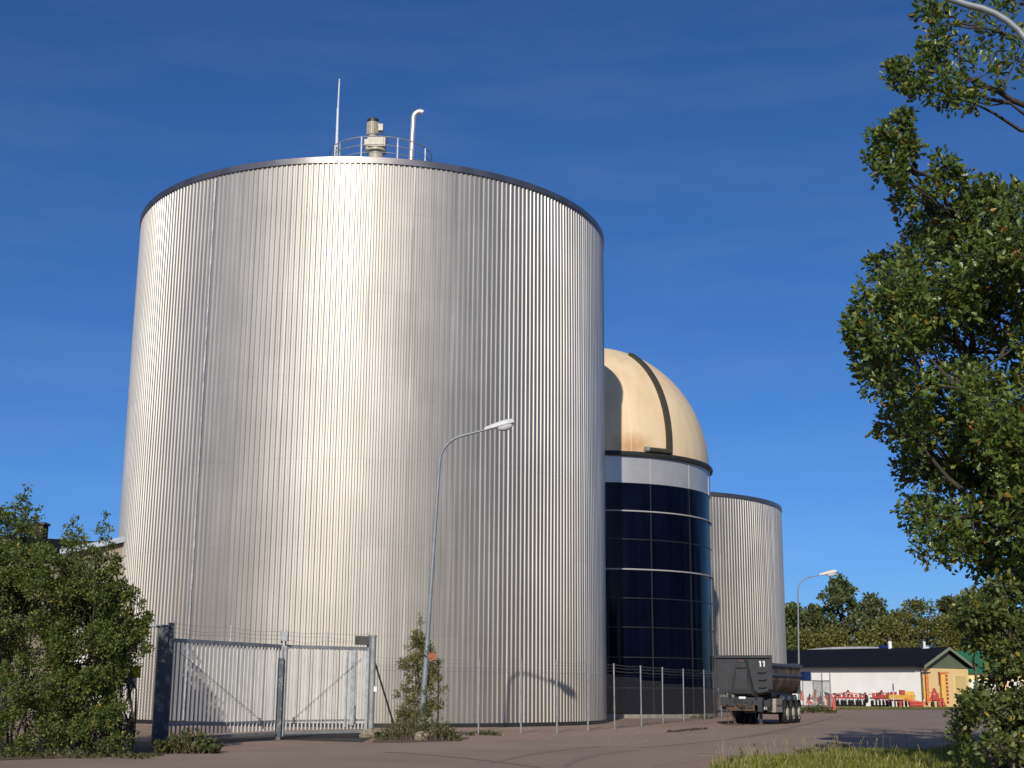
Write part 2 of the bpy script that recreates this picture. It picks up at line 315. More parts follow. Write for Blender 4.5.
for q, (pts, wd) in enumerate((([(565, 767), (580, 754), (640, 750.5)], .25), ([(490, 764), (530, 752), (600, 747)], .16), ([(640, 748), (730, 741), (790, 731)], .18), ([(380, 752), (460, 756), (540, 768)], .2), ([(720, 741), (800, 728), (850, 713)], .25))):
    struct('tyre_mark', strip(arc_px(pts), wd, .0085 + .0007 * q), M['tar'])
# far-side verge in front of the workshop, verge under the oak
struct('workshop_verge', sheet(px((828, 709.6), (860, 707.6), (925, 708.0), (1010, 708.6), (1010, 709.6), (925, 709.6), (862, 709.2)) , .012), M['field'])
verge_poly = [(60, 43.4), (24, 41.4), (15, 38.8), (9.8, 36.3), (6.2, 32), (4.3, 29), (3.4, 25), (2.2, 4), (60, 4)]
struct('grass_verge', sheet(verge_poly, .010), M['earth'])
struct('hedge_verge', sheet(px((-80, 763), (0, 760.5), (110, 756.5), (216, 752), (214, 744), (150, 742), (60, 740), (-80, 738)), .010), M['earth'])
struct('fence_verge', sheet(px((372, 742.5), (400, 742.6), (458, 741), (470, 738), (420, 733), (380, 735)), .011), M['earth'])

# ------------------------------------------------------------------ leaves and trees
LEAF = {'kite': ([(0, 0, 0), (.3, .45, .06), (0, 1, 0), (-.3, .45, .06)], [(0, 1, 2), (0, 2, 3)]),
        'oval': ([(0, 0, 0), (.26, .25, .05), (.3, .58, .06), (0, 1, -.05), (-.3, .58, .06), (-.26, .25, .05)], [(0, 1, 2, 3), (0, 3, 4, 5)]),
        'oak': ([(0, 0, 0), (.12, .2, .03), (.1, .32, .02), (.27, .45, .07), (.17, .56, .04), (.33, .74, .08), (.14, .84, .03), (0, 1, -.06),
                 (-.14, .84, .03), (-.33, .74, .08), (-.17, .56, .04), (-.27, .45, .07), (-.1, .32, .02), (-.12, .2, .03)],
                [(0, 1, 2, 3, 4, 5, 6, 7), (0, 7, 8, 9, 10, 11, 12, 13)]),
        'blade': ([(-.022, 0, 0), (.022, 0, 0), (.016, .6, .12), (0, 1, .4)], [(0, 1, 2, 3)])}
def leaves(name, P, D, S, shape, material, parent=None, off=(0, 0, 0), rng=None, droop=0.0):
    """P positions, D axis directions, S sizes -> one mesh of separate leaf faces"""
    P = np.asarray(P, float); D = np.asarray(D, float); S = np.asarray(S, float); N = len(P)
    D = D / np.linalg.norm(D, axis=1, keepdims=True)
    rnd = rng.normal(size=(N, 3)) + np.array([0, 0, .9]); X = np.cross(D, rnd); X /= np.linalg.norm(X, axis=1, keepdims=True); Z = np.cross(X, D)
    tv, tf = LEAF[shape]; T = np.array(tv); k = len(T)
    V = P[:, None, :] - np.array(off) + S[:, None, None] * (T[None, :, 0:1] * X[:, None, :] + T[None, :, 1:2] * D[:, None, :] + T[None, :, 2:3] * Z[:, None, :])
    me = bpy.data.meshes.new(name); nf = len(tf); me.vertices.add(N * k); me.vertices.foreach_set('co', V.ravel().astype(np.float32))
    lens = [len(f) for f in tf]; flat = np.concatenate([np.array(f) for f in tf]); tot = len(flat)
    idx = (flat[None, :] + (np.arange(N) * k)[:, None]).ravel()
    me.loops.add(N * tot); me.loops.foreach_set('vertex_index', idx.astype(np.int32))
    starts = (np.cumsum([0] + lens[:-1])[None, :] + (np.arange(N) * tot)[:, None]).ravel()
    me.polygons.add(N * nf); me.polygons.foreach_set('loop_start', starts.astype(np.int32))
    me.update(calc_edges=True); me.validate(); me.materials.append(material)
    o = bpy.data.objects.new(name, me); C.objects.link(o)
    if parent: o.parent = parent
    return o
def inside(poly, x, y):
    r = False; j = len(poly) - 1
    for i in range(len(poly)):
        (xi, yi), (xj, yj) = poly[i], poly[j]
        if (yi > y) != (yj > y) and x < (xj - xi) * (y - yi) / (yj - yi) + xi: r = not r
        j = i
    return r
def limb(mb, a, b, r0, r1, rnd, n=6, wob=.08, sides=6):
    a, b = Vector(a), Vector(b); L = (b - a).length; pts = []; rs = []
    for i in range(n + 1):
        t = i / n; p = a.lerp(b, t); k = math.sin(math.pi * t)
        p = p + Vector((rnd.uniform(-1, 1), rnd.uniform(-1, 1), rnd.uniform(-.3, 1))) * wob * L * k * .6
        pts.append(p); rs.append(r0 + (r1 - r0) * t ** .8)
    mb.tube(pts, rs, sides); return pts
def plant(name, label, cat, base, clusters, per, leaf, size, shape, lmat, bmat, seed, trunk_top=None, r0=.2, tip=.02, stems=1, clump=7, ros=.14, group=None, spread=.3, twig=True, partnames=('trunk', 'crown'), up=.25, anchors=()):
    """clusters: (centre, radius) real places in the crown; limbs run to each; rosettes of leaves fill each"""
    rnd = random.Random(seed); rng = np.random.default_rng(seed)
    t = thing(name, label, cat, base, 0, group); wood = MB(); base = Vector(base)
    nodes = []
    if trunk_top is not None:
        pts = limb(wood, base, trunk_top, r0, r0 * .3, rnd, 10, .03, 9); nodes = pts[3:]
    for sidx in range(stems if trunk_top is None else 0):
        tg = clusters[rnd.randrange(len(clusters))][0]
        b = base + Vector((rnd.uniform(-spread, spread), rnd.uniform(-spread, spread), 0))
        top = Vector((b.x + (tg.x - b.x) * .7, b.y + (tg.y - b.y) * .7, max(c[0].z for c in clusters) * rnd.uniform(.45, .75)))
        nodes += limb(wood, b, top, r0, r0 * .3, rnd, 8, .08, 6)[2:]
    for ap, ra, rb_ in anchors:
        for q in range(len(ap) - 1):
            f0, f1 = q / (len(ap) - 1), (q + 1) / (len(ap) - 1); nodes += limb(wood, ap[q], ap[q + 1], ra + (rb_ - ra) * f0, ra + (rb_ - ra) * f1, rnd, 4, .04, 7)
    P = []; D = []; S = []
    for ci, (c, rad) in enumerate(clusters):
        c = Vector(c)
        below = [q for q in nodes if q.z < c.z + .1] or nodes
        near = min(below, key=lambda q: (q - c).length + .5 * abs((c.z - q.z) - .5 * (c - q).length))
        pts = limb(wood, near, c, max(tip * 1.6, r0 * .16 * min(1.6, (c - near).length / 3 + .3)), tip, rnd, 5, .12, 5)
        if ci % 3 == 0: nodes.append(pts[3])
        for k in range(per if rad > .19 else max(4, int(per * (rad / .19) ** 1.6))):
            d = Vector(rng.normal(size=3)); d.normalize(); rr = rad * (rng.random() ** .45)
            q = c + Vector((d.x, d.y, d.z * .85)) * rr
            if twig and k % 3 == 0: wood.tube([c + d * rr * .15, q], [tip * .7, tip * .25], 4, False)
            for j in range(clump):
                dd = Vector(rng.normal(size=3)); dd = dd.normalized() * .9 + d * .7 + Vector((0, 0, up)); dd.normalize()
                P.append(q + dd * ros * rng.random() * .5 + Vector(rng.normal(size=3)) * ros * .35); D.append(dd); S.append(size * rng.uniform(.65, 1.2))
    wood.build(partnames[0], bmat, t, off=base, smooth=60)
    leaves(partnames[1], [tuple(p) for p in P], [tuple(d) for d in D], S, shape, lmat, t, off=tuple(base), rng=rng)
    return t
def clusters_in(poly, n, Y0, Y1, r0, r1, seed, inset=.8):
    rnd = random.Random(seed); xs = [p[0] for p in poly]; ys = [p[1] for p in poly]; o = []
    tries = 0
    while len(o) < n and tries < n * 200:
        tries += 1
        x, y = rnd.uniform(min(xs), max(xs)), rnd.uniform(min(ys), max(ys))
        if not inside(poly, x, y): continue
        Y = rnd.uniform(Y0, Y1); r = rnd.uniform(r0, r1); rp_ = r * F / Y * inset
        if all(inside(poly, x + rp_ * math.cos(a), y + rp_ * math.sin(a)) for a in (0, 1.57, 3.14, 4.71)):
            o.append((at(x, y, Y), r))
    return o

# ------------------------------------------------------------------ corrugated tanks
def corrugated(mb, cx, cy, rad, z0, z1, pitch, depth, rnd, levels=7, seam=None):
    n = int(round(2 * math.pi * rad / pitch)); prof = ((0.0, 0), (.36, 0), (.50, -1), (.86, -1))
    ring_r = []; ang = []
    for i in range(n):
        jit = rnd.uniform(-.012, .012)
        for f, d in prof:
            ang.append(2 * math.pi * (i + f + jit) / n); ring_r.append(rad + d * depth)
    m = len(ang); base = len(mb.v)
    ph = [rnd.uniform(0, 6.28) for _ in range(8)]
    for l in range(levels + 1):
        z = z0 + (z1 - z0) * l / levels
        for k in range(m):
            a = ang[k]; sheet_id = int(a / (2 * math.pi) * n / 4)
            wv = .004 * math.sin(sheet_id * 2.1 + l * 1.9 + ph[0]) + .003 * math.sin(sheet_id * 5.7 + ph[1] + l) + .010 * math.sin(a * 9 + ph[2] + l * .8)
            mb.v.append((cx + (ring_r[k] + wv) * math.sin(a), cy - (ring_r[k] + wv) * math.cos(a), z))
    for l in range(levels):
        for k in range(m):
            k2 = (k + 1) % m
            mb.f.append((base + l * m + k, base + l * m + k2, base + (l + 1) * m + k2, base + (l + 1) * m + k))
    return mb
TX, TY, TR, TH = -7.0756, 65.9685, 11.697, 23.81
def tank(label, X, Y, Rr, H, cone, seed, pitch=.233):
    rnd = random.Random(seed); loc = (X, Y, 0)
    t = thing('storage_tank', label, 'tank', loc)
    corrugated(MB(), X, Y, Rr, .16, H - .26, pitch, .044, rnd).build('cladding', M['sheet'], t, loc)
    MB().lathe([(Rr - .1, .0), (Rr + .03, .0), (Rr + .03, .155), (Rr - .1, .155)], loc, 128, True).build('plinth', M['mullion'], t, loc)
    MB().lathe([(Rr - .06, H - .27), (Rr + .05, H - .27), (Rr + .055, H), (Rr + .02, H + .02), (Rr - .06, H + .02)], loc, 160, True).build('roof_rim', M['rim'], t, loc, 35)
    MB().lathe([(Rr - .04, H - .02), (.05, H + cone)], loc, 96).build('roof', M['roofmetal'], t, loc, 30)
    return t
big = tank('huge silver corrugated cylindrical tank with a railing and motor on its roof', TX, TY, TR, TH, 2.9, 4)
BL = (TX, TY, 0)
# crinkled joint cover running down the left side of the cladding
a0 = -R(31.5); rnd = random.Random(3); jm = MB(); pv = []
for i in range(60):
    z = .2 + (TH - .6) * i / 59
    for s in (-1, 1):
        rr = TR + .012 + rnd.uniform(-.006, .014); aa = a0 + s * .05 / TR + rnd.uniform(-.001, .001)
        pv.append((TX + rr * math.sin(aa), TY - rr * math.cos(aa), z))
    rr = TR + .05 + rnd.uniform(-.012, .012); pv.append((TX + rr * math.sin(a0), TY - rr * math.cos(a0), z))
fs = []
for i in range(59):
    b = i * 3; fs += [(b, b + 2, b + 5, b + 3), (b + 2, b + 1, b + 4, b + 5)]
jm.add(pv, fs).build('joint_cover', M['galv'], big, BL)
# roof platform: deck, guard rail, mixer, vent pipe, lightning rod
PY = 62.0
pc = at(381, 156.5, PY); ztop = pc.z; pX = pc.x; zd = ztop - 1.1
MB().lathe([(.05, zd), (2.55, zd), (2.55, zd - .12), (2.4, zd - 1.6), (.05, zd - 1.6)], (pX, PY, 0), 40).build('roof_platform', M['galv'], big, BL, 30)
rl = MB()
for zz in (ztop, ztop - .42, ztop - .8): rl.ring((pX, PY, zz), 2.5, .028 if zz == ztop else .02, 56, 6)
for k in range(9):
    a = R(14 + 40 * k); rl.bar((pX + 2.5 * math.cos(a), PY + 2.5 * math.sin(a), zd), (pX + 2.5 * math.cos(a), PY + 2.5 * math.sin(a), ztop), .06)
rl.build('guard_rail', M['galv'], big, BL)
mc = at(376, 158, PY - .6); mx_, my_ = mc.x, PY - .6
def zp(y, Y, x=376): return at(x, y, Y).z
mixer = MB().lathe([(.05, zd), (.36, zd), (.36, zp(152.5, my_)), (.5, zp(152.5, my_)), (.5, zp(150.3, my_)), (.3, zp(150, my_)), (.05, zp(149, my_))], (mx_, my_, 0), 20).build('mixer', M['beige'], big, BL, 35)
gb = MB(); zc = zp(143.5, my_)
gb.box((mx_ - .02, my_, zc), (.78, .6, .48)); gb.box((mx_ - .42, my_, zc - .02), (.3, .4, .34)); gb.box((mx_ + .3, my_, zc + .02), (.3, .5, .5))
gb.tube([(mx_ - .5, my_ - .1, zc - .3), (mx_ - .2, my_ - .1, zc - .34)], .12, 10)
gb.build('gearbox', M['beige'], mixer, BL)
mo = MB(); mxx = mx_ - .2
zA, zB = zp(138, my_), zp(119.5, my_)
mo.lathe([(.02, zA - .1), (.26, zA - .1), (.26, zA + .02), (.2, zA + .05), (.2, zA + .12), (.25, zA + .14), (.25, zB - .2), (.24, zB - .14), (.02, zB - .1)], (mxx, my_, 0), 20)
for k in range(20):
    a = 2 * math.pi * k / 20; mo.box((mxx + .27 * math.cos(a), my_ + .27 * math.sin(a), (zA + zB) / 2), (.05, .012, (zB - zA) * .6), a)
mo.box((mxx + .4, my_ - .05, zp(128.5, my_)), (.22, .3, .34)); mo.build('motor', M['beige'], mixer, BL)
MB().lathe([(.02, zB - .16), (.27, zB - .16), (.28, zB - .02), (.18, zB + .04), (.02, zB + .05)], (mxx, my_, 0), 18).build('fan_cowl', M['dark_iron'], mixer, BL, 40)
MB().tube([(mxx + .35, my_, zA + .05), (mxx + .5, my_, zA + .2), (mxx + .72, my_, zA + .1), (mxx + .72, my_, zc)], .025, 6).build('cable', M['dark_iron'], mixer, BL)
vy = PY - .5; vb = at(411, 160, vy); vt = at(413.5, 118, vy); rb = .34
pts = [(vb.x, vy, vb.z - .5), (vt.x, vy, vt.z)]
for k in range(1, 7):
    a = R(15 * k + 5); pts.append((vt.x + rb * (1 - math.cos(a)), vy, vt.z + rb * math.sin(a)))
pts.append((pts[-1][0] + .1, vy, pts[-1][2] - .05))
MB().tube(pts, .135, 14).build('vent_pipe', M['pipe'], big, BL, 40)
ay = PY - 1.2; ab = at(336.3, 158, ay); am = at(338, 108, ay); at_ = at(339.5, 79, ay)
MB().tube([ab + Vector((0, 0, -.5)), ab.lerp(am, .3), am], [.085, .075, .06], 8).build('lightning_rod', M['white_metal'], big, BL, 50)
MB().tube([am + Vector((0, 0, -.1)), at_], [.045, .035], 6).build('rod_tip', M['white_metal'], big, BL, 50)
MB().tube([ab + Vector((.16, 0, -.5)), ab + Vector((.16, 0, .75))], .05, 8).build('rod_bracket', M['galv'], big, BL)
small = tank('lower corrugated tank in the distance behind the tipper trailer', 8.98, 105.0, 12.0, 15.12, .3, 9, .26)

# ------------------------------------------------------------------ dome tower
DX, DY, DR = 4.91, 81.5, 7.14
DL = (DX, DY, 0)
tower = thing('dome_tower', 'dark blue glazed round tower with cream dome between the two corrugated tanks', 'tower', DL)
def zrow(y, x=651.0):
    z = 5.0
    for _ in range(30):   # height of a ring that crosses pixel row y at column x on the front of the tower
        d = at(x, y, 74.5); X = d.x; Y = DY - math.sqrt(max(DR * DR - (X - DX) ** 2, 0)); d = at(x, y, Y); z = d.z
    return z
zb = [zrow(y) for y in (484, 512, 540, 570, 598.5, 627.5, 657.5, 688)]
ZT = zrow(457.5)
MB().lathe([(DR, .2), (DR, zb[0])], DL, 144).build('glazed_wall', M['navy'], tower, DL, 30)
MB().lathe([(DR + .012, zb[0]), (DR + .03, zb[0]), (DR + .03, ZT), (DR - .2, ZT)], DL, 144).build('white_band', M['band'], tower, DL, 30)
MB().lathe([(DR - .1, 0), (DR + .12, 0), (DR + .12, .2), (DR - .1, .2)], DL, 120, True).build('plinth', M['concrete'], tower, DL, 30, label='pale concrete foot of the tower')
def tower_ang(x, y):
    lo, hi = -R(85), R(85)
    for _ in range(50):
        m_ = (lo + hi) / 2; z = zrow(y, min(x, 708)); p = proj((DX + DR * math.sin(m_), DY - DR * math.cos(m_), z))
        if p[0] < x: lo = m_
        else: hi = m_
    return m_
A1, A2 = tower_ang(651.0, 540), tower_ang(689.5, 545)
step = A2 - A1; npan = max(8, round(2 * math.pi / step)); 
print('tower panel step', math.degrees(A1), math.degrees(A2), npan, 'rows', [round(z, 2) for z in zb], round(ZT, 2))
for k in range(npan):
    a = A1 + k * 2 * math.pi / npan
    for nm, z0, z1, mt, off, wd in (('mullion', .2, zb[0], M['mullion'], .004, .075), ('band_strip', zb[0], ZT - .02, M['band_strip'], .03, .075)):
        cx_, cy_ = DX + (DR + off) * math.sin(a), DY - (DR + off) * math.cos(a)
        MB().box((cx_, cy_, (z0 + z1) / 2), (wd, .05, z1 - z0), a).build(nm, mt, tower, DL)
for i, z in enumerate(zb):
    if i in (1, 3):
        MB().ring((DX, DY, z), DR + .05, .045, 120, 8).build('ring_pipe', M['band_strip'], tower, DL, 40, label='bright projecting ring pipe')
    else:
        MB().lathe([(DR - .02, z - .025), (DR + .022, z - .025), (DR + .022, z + .025), (DR - .02, z + .025)], DL, 120, True).build('transom', M['mullion'], tower, DL)
MB().lathe([(DR - .3, ZT), (DR + .2, ZT), (DR + .24, ZT + .13), (DR + .16, ZT + .26), (DR - .3, ZT + .26)], DL, 120, True).build('dome_gutter', M['dark_iron'], tower, DL, 30)
RD, HD, EX = DR + .0, 7.65, 1.0
def dome_rz(t):   # t 0..1 from foot to top
    a = t * math.pi / 2; return RD * math.cos(a) ** EX, ZT + .2 + HD * math.sin(a)
dome_prof = [dome_rz(i / 40) for i in range(41)]; dome_prof[-1] = (.02, dome_prof[-1][1])
MB().lathe(dome_prof, DL, 96).build('dome', M['dome'], tower, DL, 180)
# dark hose cover up the dome, with its foot
th = R(34.5); hm = MB(); pv = []; N = 26
for i in range(N + 1):
    r_, z_ = dome_rz(.02 + .655 * i / N); r2, z2 = dome_rz(.03 + .655 * i / N)
    tn = Vector((r2 - r_, 0, z2 - z_)).normalized(); nr = Vector((tn.z, 0, -tn.x))
    tq = th + R(5) * i / N; rad_ = Vector((math.sin(tq), -math.cos(tq), 0)); lat = Vector((math.cos(tq), math.sin(tq), 0))
    for s, h in ((-1, -.05), (-1, .17), (1, .17), (1, -.05)):
        rr = r_ + nr.x * h; zz = z_ + nr.z * h
        pv.append(Vector((DX, DY, zz)) + rad_ * rr + lat * s * .18)
fs = [(4 * i + k, 4 * i + (k + 1) % 4, 4 * i + 4 + (k + 1) % 4, 4 * i + 4 + k) for i in range(N) for k in range(4)] + [(0, 1, 2, 3), (4 * N, 4 * N + 3, 4 * N + 2, 4 * N + 1)]
hose = hm.add(pv, fs).build('hose_cover', mat('dark_olive_rubber', (.05, .045, .03), .75, var=.3, vscale=4), tower, DL)
fa = [th - R(4) * k for k in range(0, 4)]
MB().tube([(DX + (RD + .22) * math.sin(a), DY - (RD + .22) * math.cos(a), ZT + .4) for a in fa], .15, 10).build('hose_foot', bpy.data.materials['dark_olive_rubber'], hose, DL, 40)
fe = fa[-1]; MB().tube([(DX + (RD + .22) * math.sin(a), DY - (RD + .22) * math.cos(a), ZT + .41) for a in (fe, fe - .03)], .165, 12).build('flange', M['galv'], hose, DL, 40)
r_, z_ = dome_rz(.69); MB().tube([Vector((DX + (r_ + .1) * math.sin(th + .06), DY - (r_ + .1) * math.cos(th + .06), z_ - .1)), Vector((DX + (r_ + .1) * math.sin(th + .15), DY - (r_ + .1) * math.cos(th + .15), z_ + .05))], .09, 8).build('clamp', M['galv'], hose, DL)
# drain pipe on the right edge with its yellow insulation
aR = R(72)
MB().tube([(DX + (DR + .12) * math.sin(aR), DY - (DR + .12) * math.cos(aR), z) for z in (.2, 1.5, zb[6] + .2)], .07, 8).build('drain_pipe', M['mullion'], tower, DL, 40)

# ------------------------------------------------------------------ workshop far right
WC = Vector((40.0, 133.0, 0)); U = Vector((-.663, .749, 0)).normalized(); V = Vector((.749, .663, 0)).normalized(); Z = Vector((0, 0, 1))
WL, WD, WE, WRg = 24.0, 8.3, 3.85, 5.6
shop = thing('workshop', 'long low white workshop with black roof and a yellow gable end', 'building', WC)
def P3(u, v, z): return WC + U * u + V * v + Z * z
def quad(mb, a, b, c, d): mb.add([a, b, c, d], [(0, 1, 2, 3)])
m_ = MB(); m_.prism([P3(0, 0, 0), P3(WL, 0, 0), P3(WL, 0, WE), P3(0, 0, WE)], V * .25); m_.build('long_wall', M['wall_white'], shop, WC)
m_ = MB(); m_.prism([P3(-.02, .02, 0), P3(-.02, WD, 0), P3(-.02, WD, WE - .15), P3(-.02, .02, WE - .15)], U * .25); m_.build('gable_wall', M['wall_yellow'], shop, WC)
m_ = MB(); m_.prism([P3(-.06, .0, WE - .15), P3(-.06, WD, WE - .15), P3(-.06, WD / 2, WRg - .12)], U * .28); m_.build('gable_triangle', M['wall_green'], shop, WC)
m_ = MB(); m_.prism([P3(WL, .0, 0), P3(WL, WD, 0), P3(WL, WD, WE), P3(WL, WD / 2, WRg - .12), P3(WL, 0, WE)], U * -.25); m_.prism([P3(0, WD, 0), P3(WL, WD, 0), P3(WL, WD, WE), P3(0, WD, WE)], V * -.25); m_.build('back_wall', M['wall_white'], shop, WC)
m_ = MB(); ov = .55
e0 = WE - .12
m_.prism([P3(-ov, -ov, e0), P3(-ov, WD / 2, WRg), P3(-ov, WD + ov, e0), P3(-ov, WD + ov, e0 + .16), P3(-ov, WD / 2, WRg + .17), P3(-ov, -ov, e0 + .16)], U * (WL + 2 * ov))
roof = m_.build('roof', M['roof_black'], shop, WC)
m_ = MB()
for a, b in ((P3(-ov - .06, -ov, e0 + .05), P3(-ov - .06, WD / 2, WRg + .05)), (P3(-ov - .06, WD + ov, e0 + .05), P3(-ov - .06, WD / 2, WRg + .05))):
    m_.prism([a - Z * .16, b - Z * .16, b + Z * .12, a + Z * .12], U * .06)
m_.build('bargeboard', M['trim_green'], shop, WC)
m_ = MB(); m_.tube([P3(.3, -ov - .08, e0 + .02), P3(WL, -ov - .08, e0 + .02)], .07, 6); m_.tube([P3(.12, -.1, 0), P3(.12, -.1, WE - .4), P3(.12, -ov - .05, e0)], .06, 6); m_.build('gutter', M['dark_iron'], shop, WC)
m_ = MB(); m_.tube([P3(2.2, WD / 2, WRg), P3(2.2, WD / 2, WRg + .75)], .13, 8); m_.tube([P3(2.5, WD / 2 - .2, WRg - .1), P3(1.6, WD / 2 - .2, WRg + .16)], .12, 8); m_.build('roof_vent', M['white'], roof, WC)
mc_ = MB(); mc_.box(P3(6.2, WD / 2, WRg + .35), (.32, .32, 1.0)); mc_.build('chimney', M['white'], roof, WC)
MB().box(P3(6.2, WD / 2, WRg + 1.0), (.3, .3, .55)).build('chimney_pot', M['rust'], roof, WC)
MB().box(P3(7.3, WD / 2 + .5, WRg + .2), (.75, .5, .6), .4).build('roof_box', M['blue'], roof, WC)
m_ = MB(); m_.prism([P3(-.10, 5.6, .1), P3(-.10, 7.7, .1), P3(-.10, 7.7, 3.0), P3(-.10, 5.6, 3.0)], U * .06); m_.build('gable_door', mat('pale_yellow_door', (.74, .55, .22), .7, var=.1), shop, WC)
# curved hall roof behind, green shed to the right
hb = at(862, 650, 168)
hall = thing('curved_hall', 'pale curved roof of a hall just showing over the black workshop roof', 'building', (hb.x, hb.y, 0))
hw = 10.5; pr = [(hb.x + hw * math.cos(a), hb.y, 5.0 + 1.75 * math.sin(a)) for a in [math.pi * k / 20 for k in range(21)]]
MB().prism(pr, (0, 14, 0)).build('roof', M['roofmetal'], hall, (hb.x, hb.y, 0), 40)
MB().box((hb.x, hb.y + 7, 2.5), (2 * hw - .4, 13.6, 5.0)).build('wall', M['wall_white'], hall, (hb.x, hb.y, 0))
gs = at(985, 705, 150); GL = (gs.x, gs.y, 0)
shed = thing('green_shed', 'green roofed shed with white doors half hidden behind the right hand shrub', 'building', GL)
MB().box((gs.x + 3, gs.y + 4, 1.75), (14, 8, 3.5)).build('wall', M['wall_yellow'], shed, GL)
pr = [(gs.x - 4.4, gs.y - .4, 3.4), (gs.x - 4.4, gs.y + 4, 5.9), (gs.x - 4.4, gs.y + 8.4, 3.4)]
MB().prism(pr, (14.8, 0, 0)).build('roof', M['green'], shed, GL)
for k in range(2): MB().box((gs.x + .1 + k * 4.2, gs.y - .03, 1.35), (3.2, .1, 2.6)).build('door', M['white'], shed, GL)
bx_ = at(956, 655.5, 149); MB().box((gs.x - 3.2, gs.y + 2.6, 5.5), (.9, .9, .8)).build('roof_box', M['blue'], shed, GL)

# ------------------------------------------------------------------ hall on the left behind the thicket
HL = at(-30, 690, 66); HL.z = 0
lh = thing('low_hall', 'dark roofed building behind the leafy thicket at the left edge', 'building', HL)
zA = at(0, 531, 62).z; zB = at(92, 541, 68).z; a_ = at(-260, 520, 58); b_ = at(96, 541, 66)
q0 = Vector((a_.x, a_.y, 0)); q1 = Vector((b_.x, b_.y, 0)); dn = (q1 - q0).normalized(); nn = Vector((-dn.y, dn.x, 0))
H1 = b_.z
MB().prism([q0, q1, q1 + nn * 14, q0 + nn * 14], (0, 0, H1 - .7)).build('wall', mat('beige_wood_wall', (.3, .26, .2), .85, var=.3, stretch=(8, 8, .4)), lh, HL)
lroof = MB().prism([q0 - nn * .8 + Z * (H1 - .7), q0 - nn * .8 + Z * (H1 - .1), q0 + nn * 7 + Z * (H1 + .0), q0 + nn * 14.8 + Z * (H1 - .1), q0 + nn * 14.8 + Z * (H1 - .7)], (q1 - q0)).build('roof', M['roof_black'], lh, HL)
cpx = at(37.5, 536, 68); MB().box((cpx.x, cpx.y, cpx.z), (.78, .78, 1.15)).build('chimney', M['brick'], lroof, HL)
MB().box((cpx.x, cpx.y, cpx.z + .6), (.92, .92, .12)).build('chimney_cap', M['dark_iron'], lroof, HL)
w0 = at(60, 549, 60); w1 = at(126, 535, 60)
WLc = (w0.x, w0.y, 0)
wing = thing('metal_roof_wing', 'lower wing with a bluish metal roof squeezed between thicket and big tank', 'building', WLc)
MB().prism([(w0.x, w0.y, w0.z - .25), (w0.x, w0.y, w0.z), (w1.x, w0.y + .3, w1.z), (w1.x, w0.y + .3, w1.z - .25)], (0, 4.5, 0)).build('roof', mat('bluish_roof_metal', (.28, .31, .36), .4, .5, var=.3), wing, WLc)
MB().prism([(w0.x + .15, w0.y + .5, 0), (w0.x + .15, w0.y + .5, w0.z - .25), (w1.x - .1, w0.y + .6, w1.z - .28), (w1.x - .1, w0.y + .6, 0)], (0, 3.6, 0)).build('wall', mat('beige_wall', (.3, .25, .18), .85, var=.2), wing, WLc)
dp = at(103, 600, w0.y + .3); MB().box((dp.x + .05, w0.y + .38, 3.4), (.42, .16, 5.6)).build('white_duct', M['white'], wing, WLc)
dp2 = at(78, 600, w0.y + .3); MB().box((dp2.x, w0.y + .42, 3.2), (1.2, .12, 2.8)).build('white_door', M['white'], wing, WLc)

# ------------------------------------------------------------------ fences
def mesh_wires(mb, a, b, z0, z1, cell=.06, r=.0013):
    """diamond mesh between two posts: real crossing wires"""
    a, b = Vector(a), Vector(b); t = b - a; t.z = 0; L = t.length; t.normalize(); nrm = Vector((-t.y, t.x, 0)); Hh = z1 - z0
    for sgn, off in ((1, .002), (-1, -.002)):
        s0 = -Hh
        while s0 < L:
            # wire from (s0,0) up at 45 deg, clipped to the panel
            u0, u1 = max(s0, 0), min(s0 + Hh, L)
            if u1 - u0 > .02:
                v0, v1 = u0 - s0, u1 - s0
                if sgn < 0: v0, v1 = Hh - v0, Hh - v1
                p = a + t * u0 + Z * (z0 + v0) + nrm * off; q = a + t * u1 + Z * (z0 + v1) + nrm * off
                d = (q - p).normalized(); sd_ = d.cross(nrm).normalized() * r
                n0 = len(mb.v)
                for e in (p, q): mb.v += [tuple(e + sd_), tuple(e - sd_ + nrm * r), tuple(e - sd_ - nrm * r)]
                mb.f += [(n0, n0 + 1, n0 + 4, n0 + 3), (n0 + 1, n0 + 2, n0 + 5, n0 + 4), (n0 + 2, n0, n0 + 3, n0 + 5)]
            s0 += cell * 1.4142
fence_px = [(372.5, 43.9), (399.5, 45.0), (438, 46.2), (478.5, 47.3), (521, 48.6), (557, 50.0), (588, 52.4), (614.8, 55.2), (641.5, 59.6), (663, 64.2), (684, 68.4), (705, 72.0), (722, 77.5), (738, 84)]
fp = [at(x, 730, Y) for x, Y in fence_px]; FL = (fp[3].x, fp[3].y, 0)
fence = thing('chain_link_fence', 'galvanised chain link fence with thin posts round the big tank and blue tower', 'fence', FL)
mesh = MB(); wires = MB(); rnd = random.Random(8)
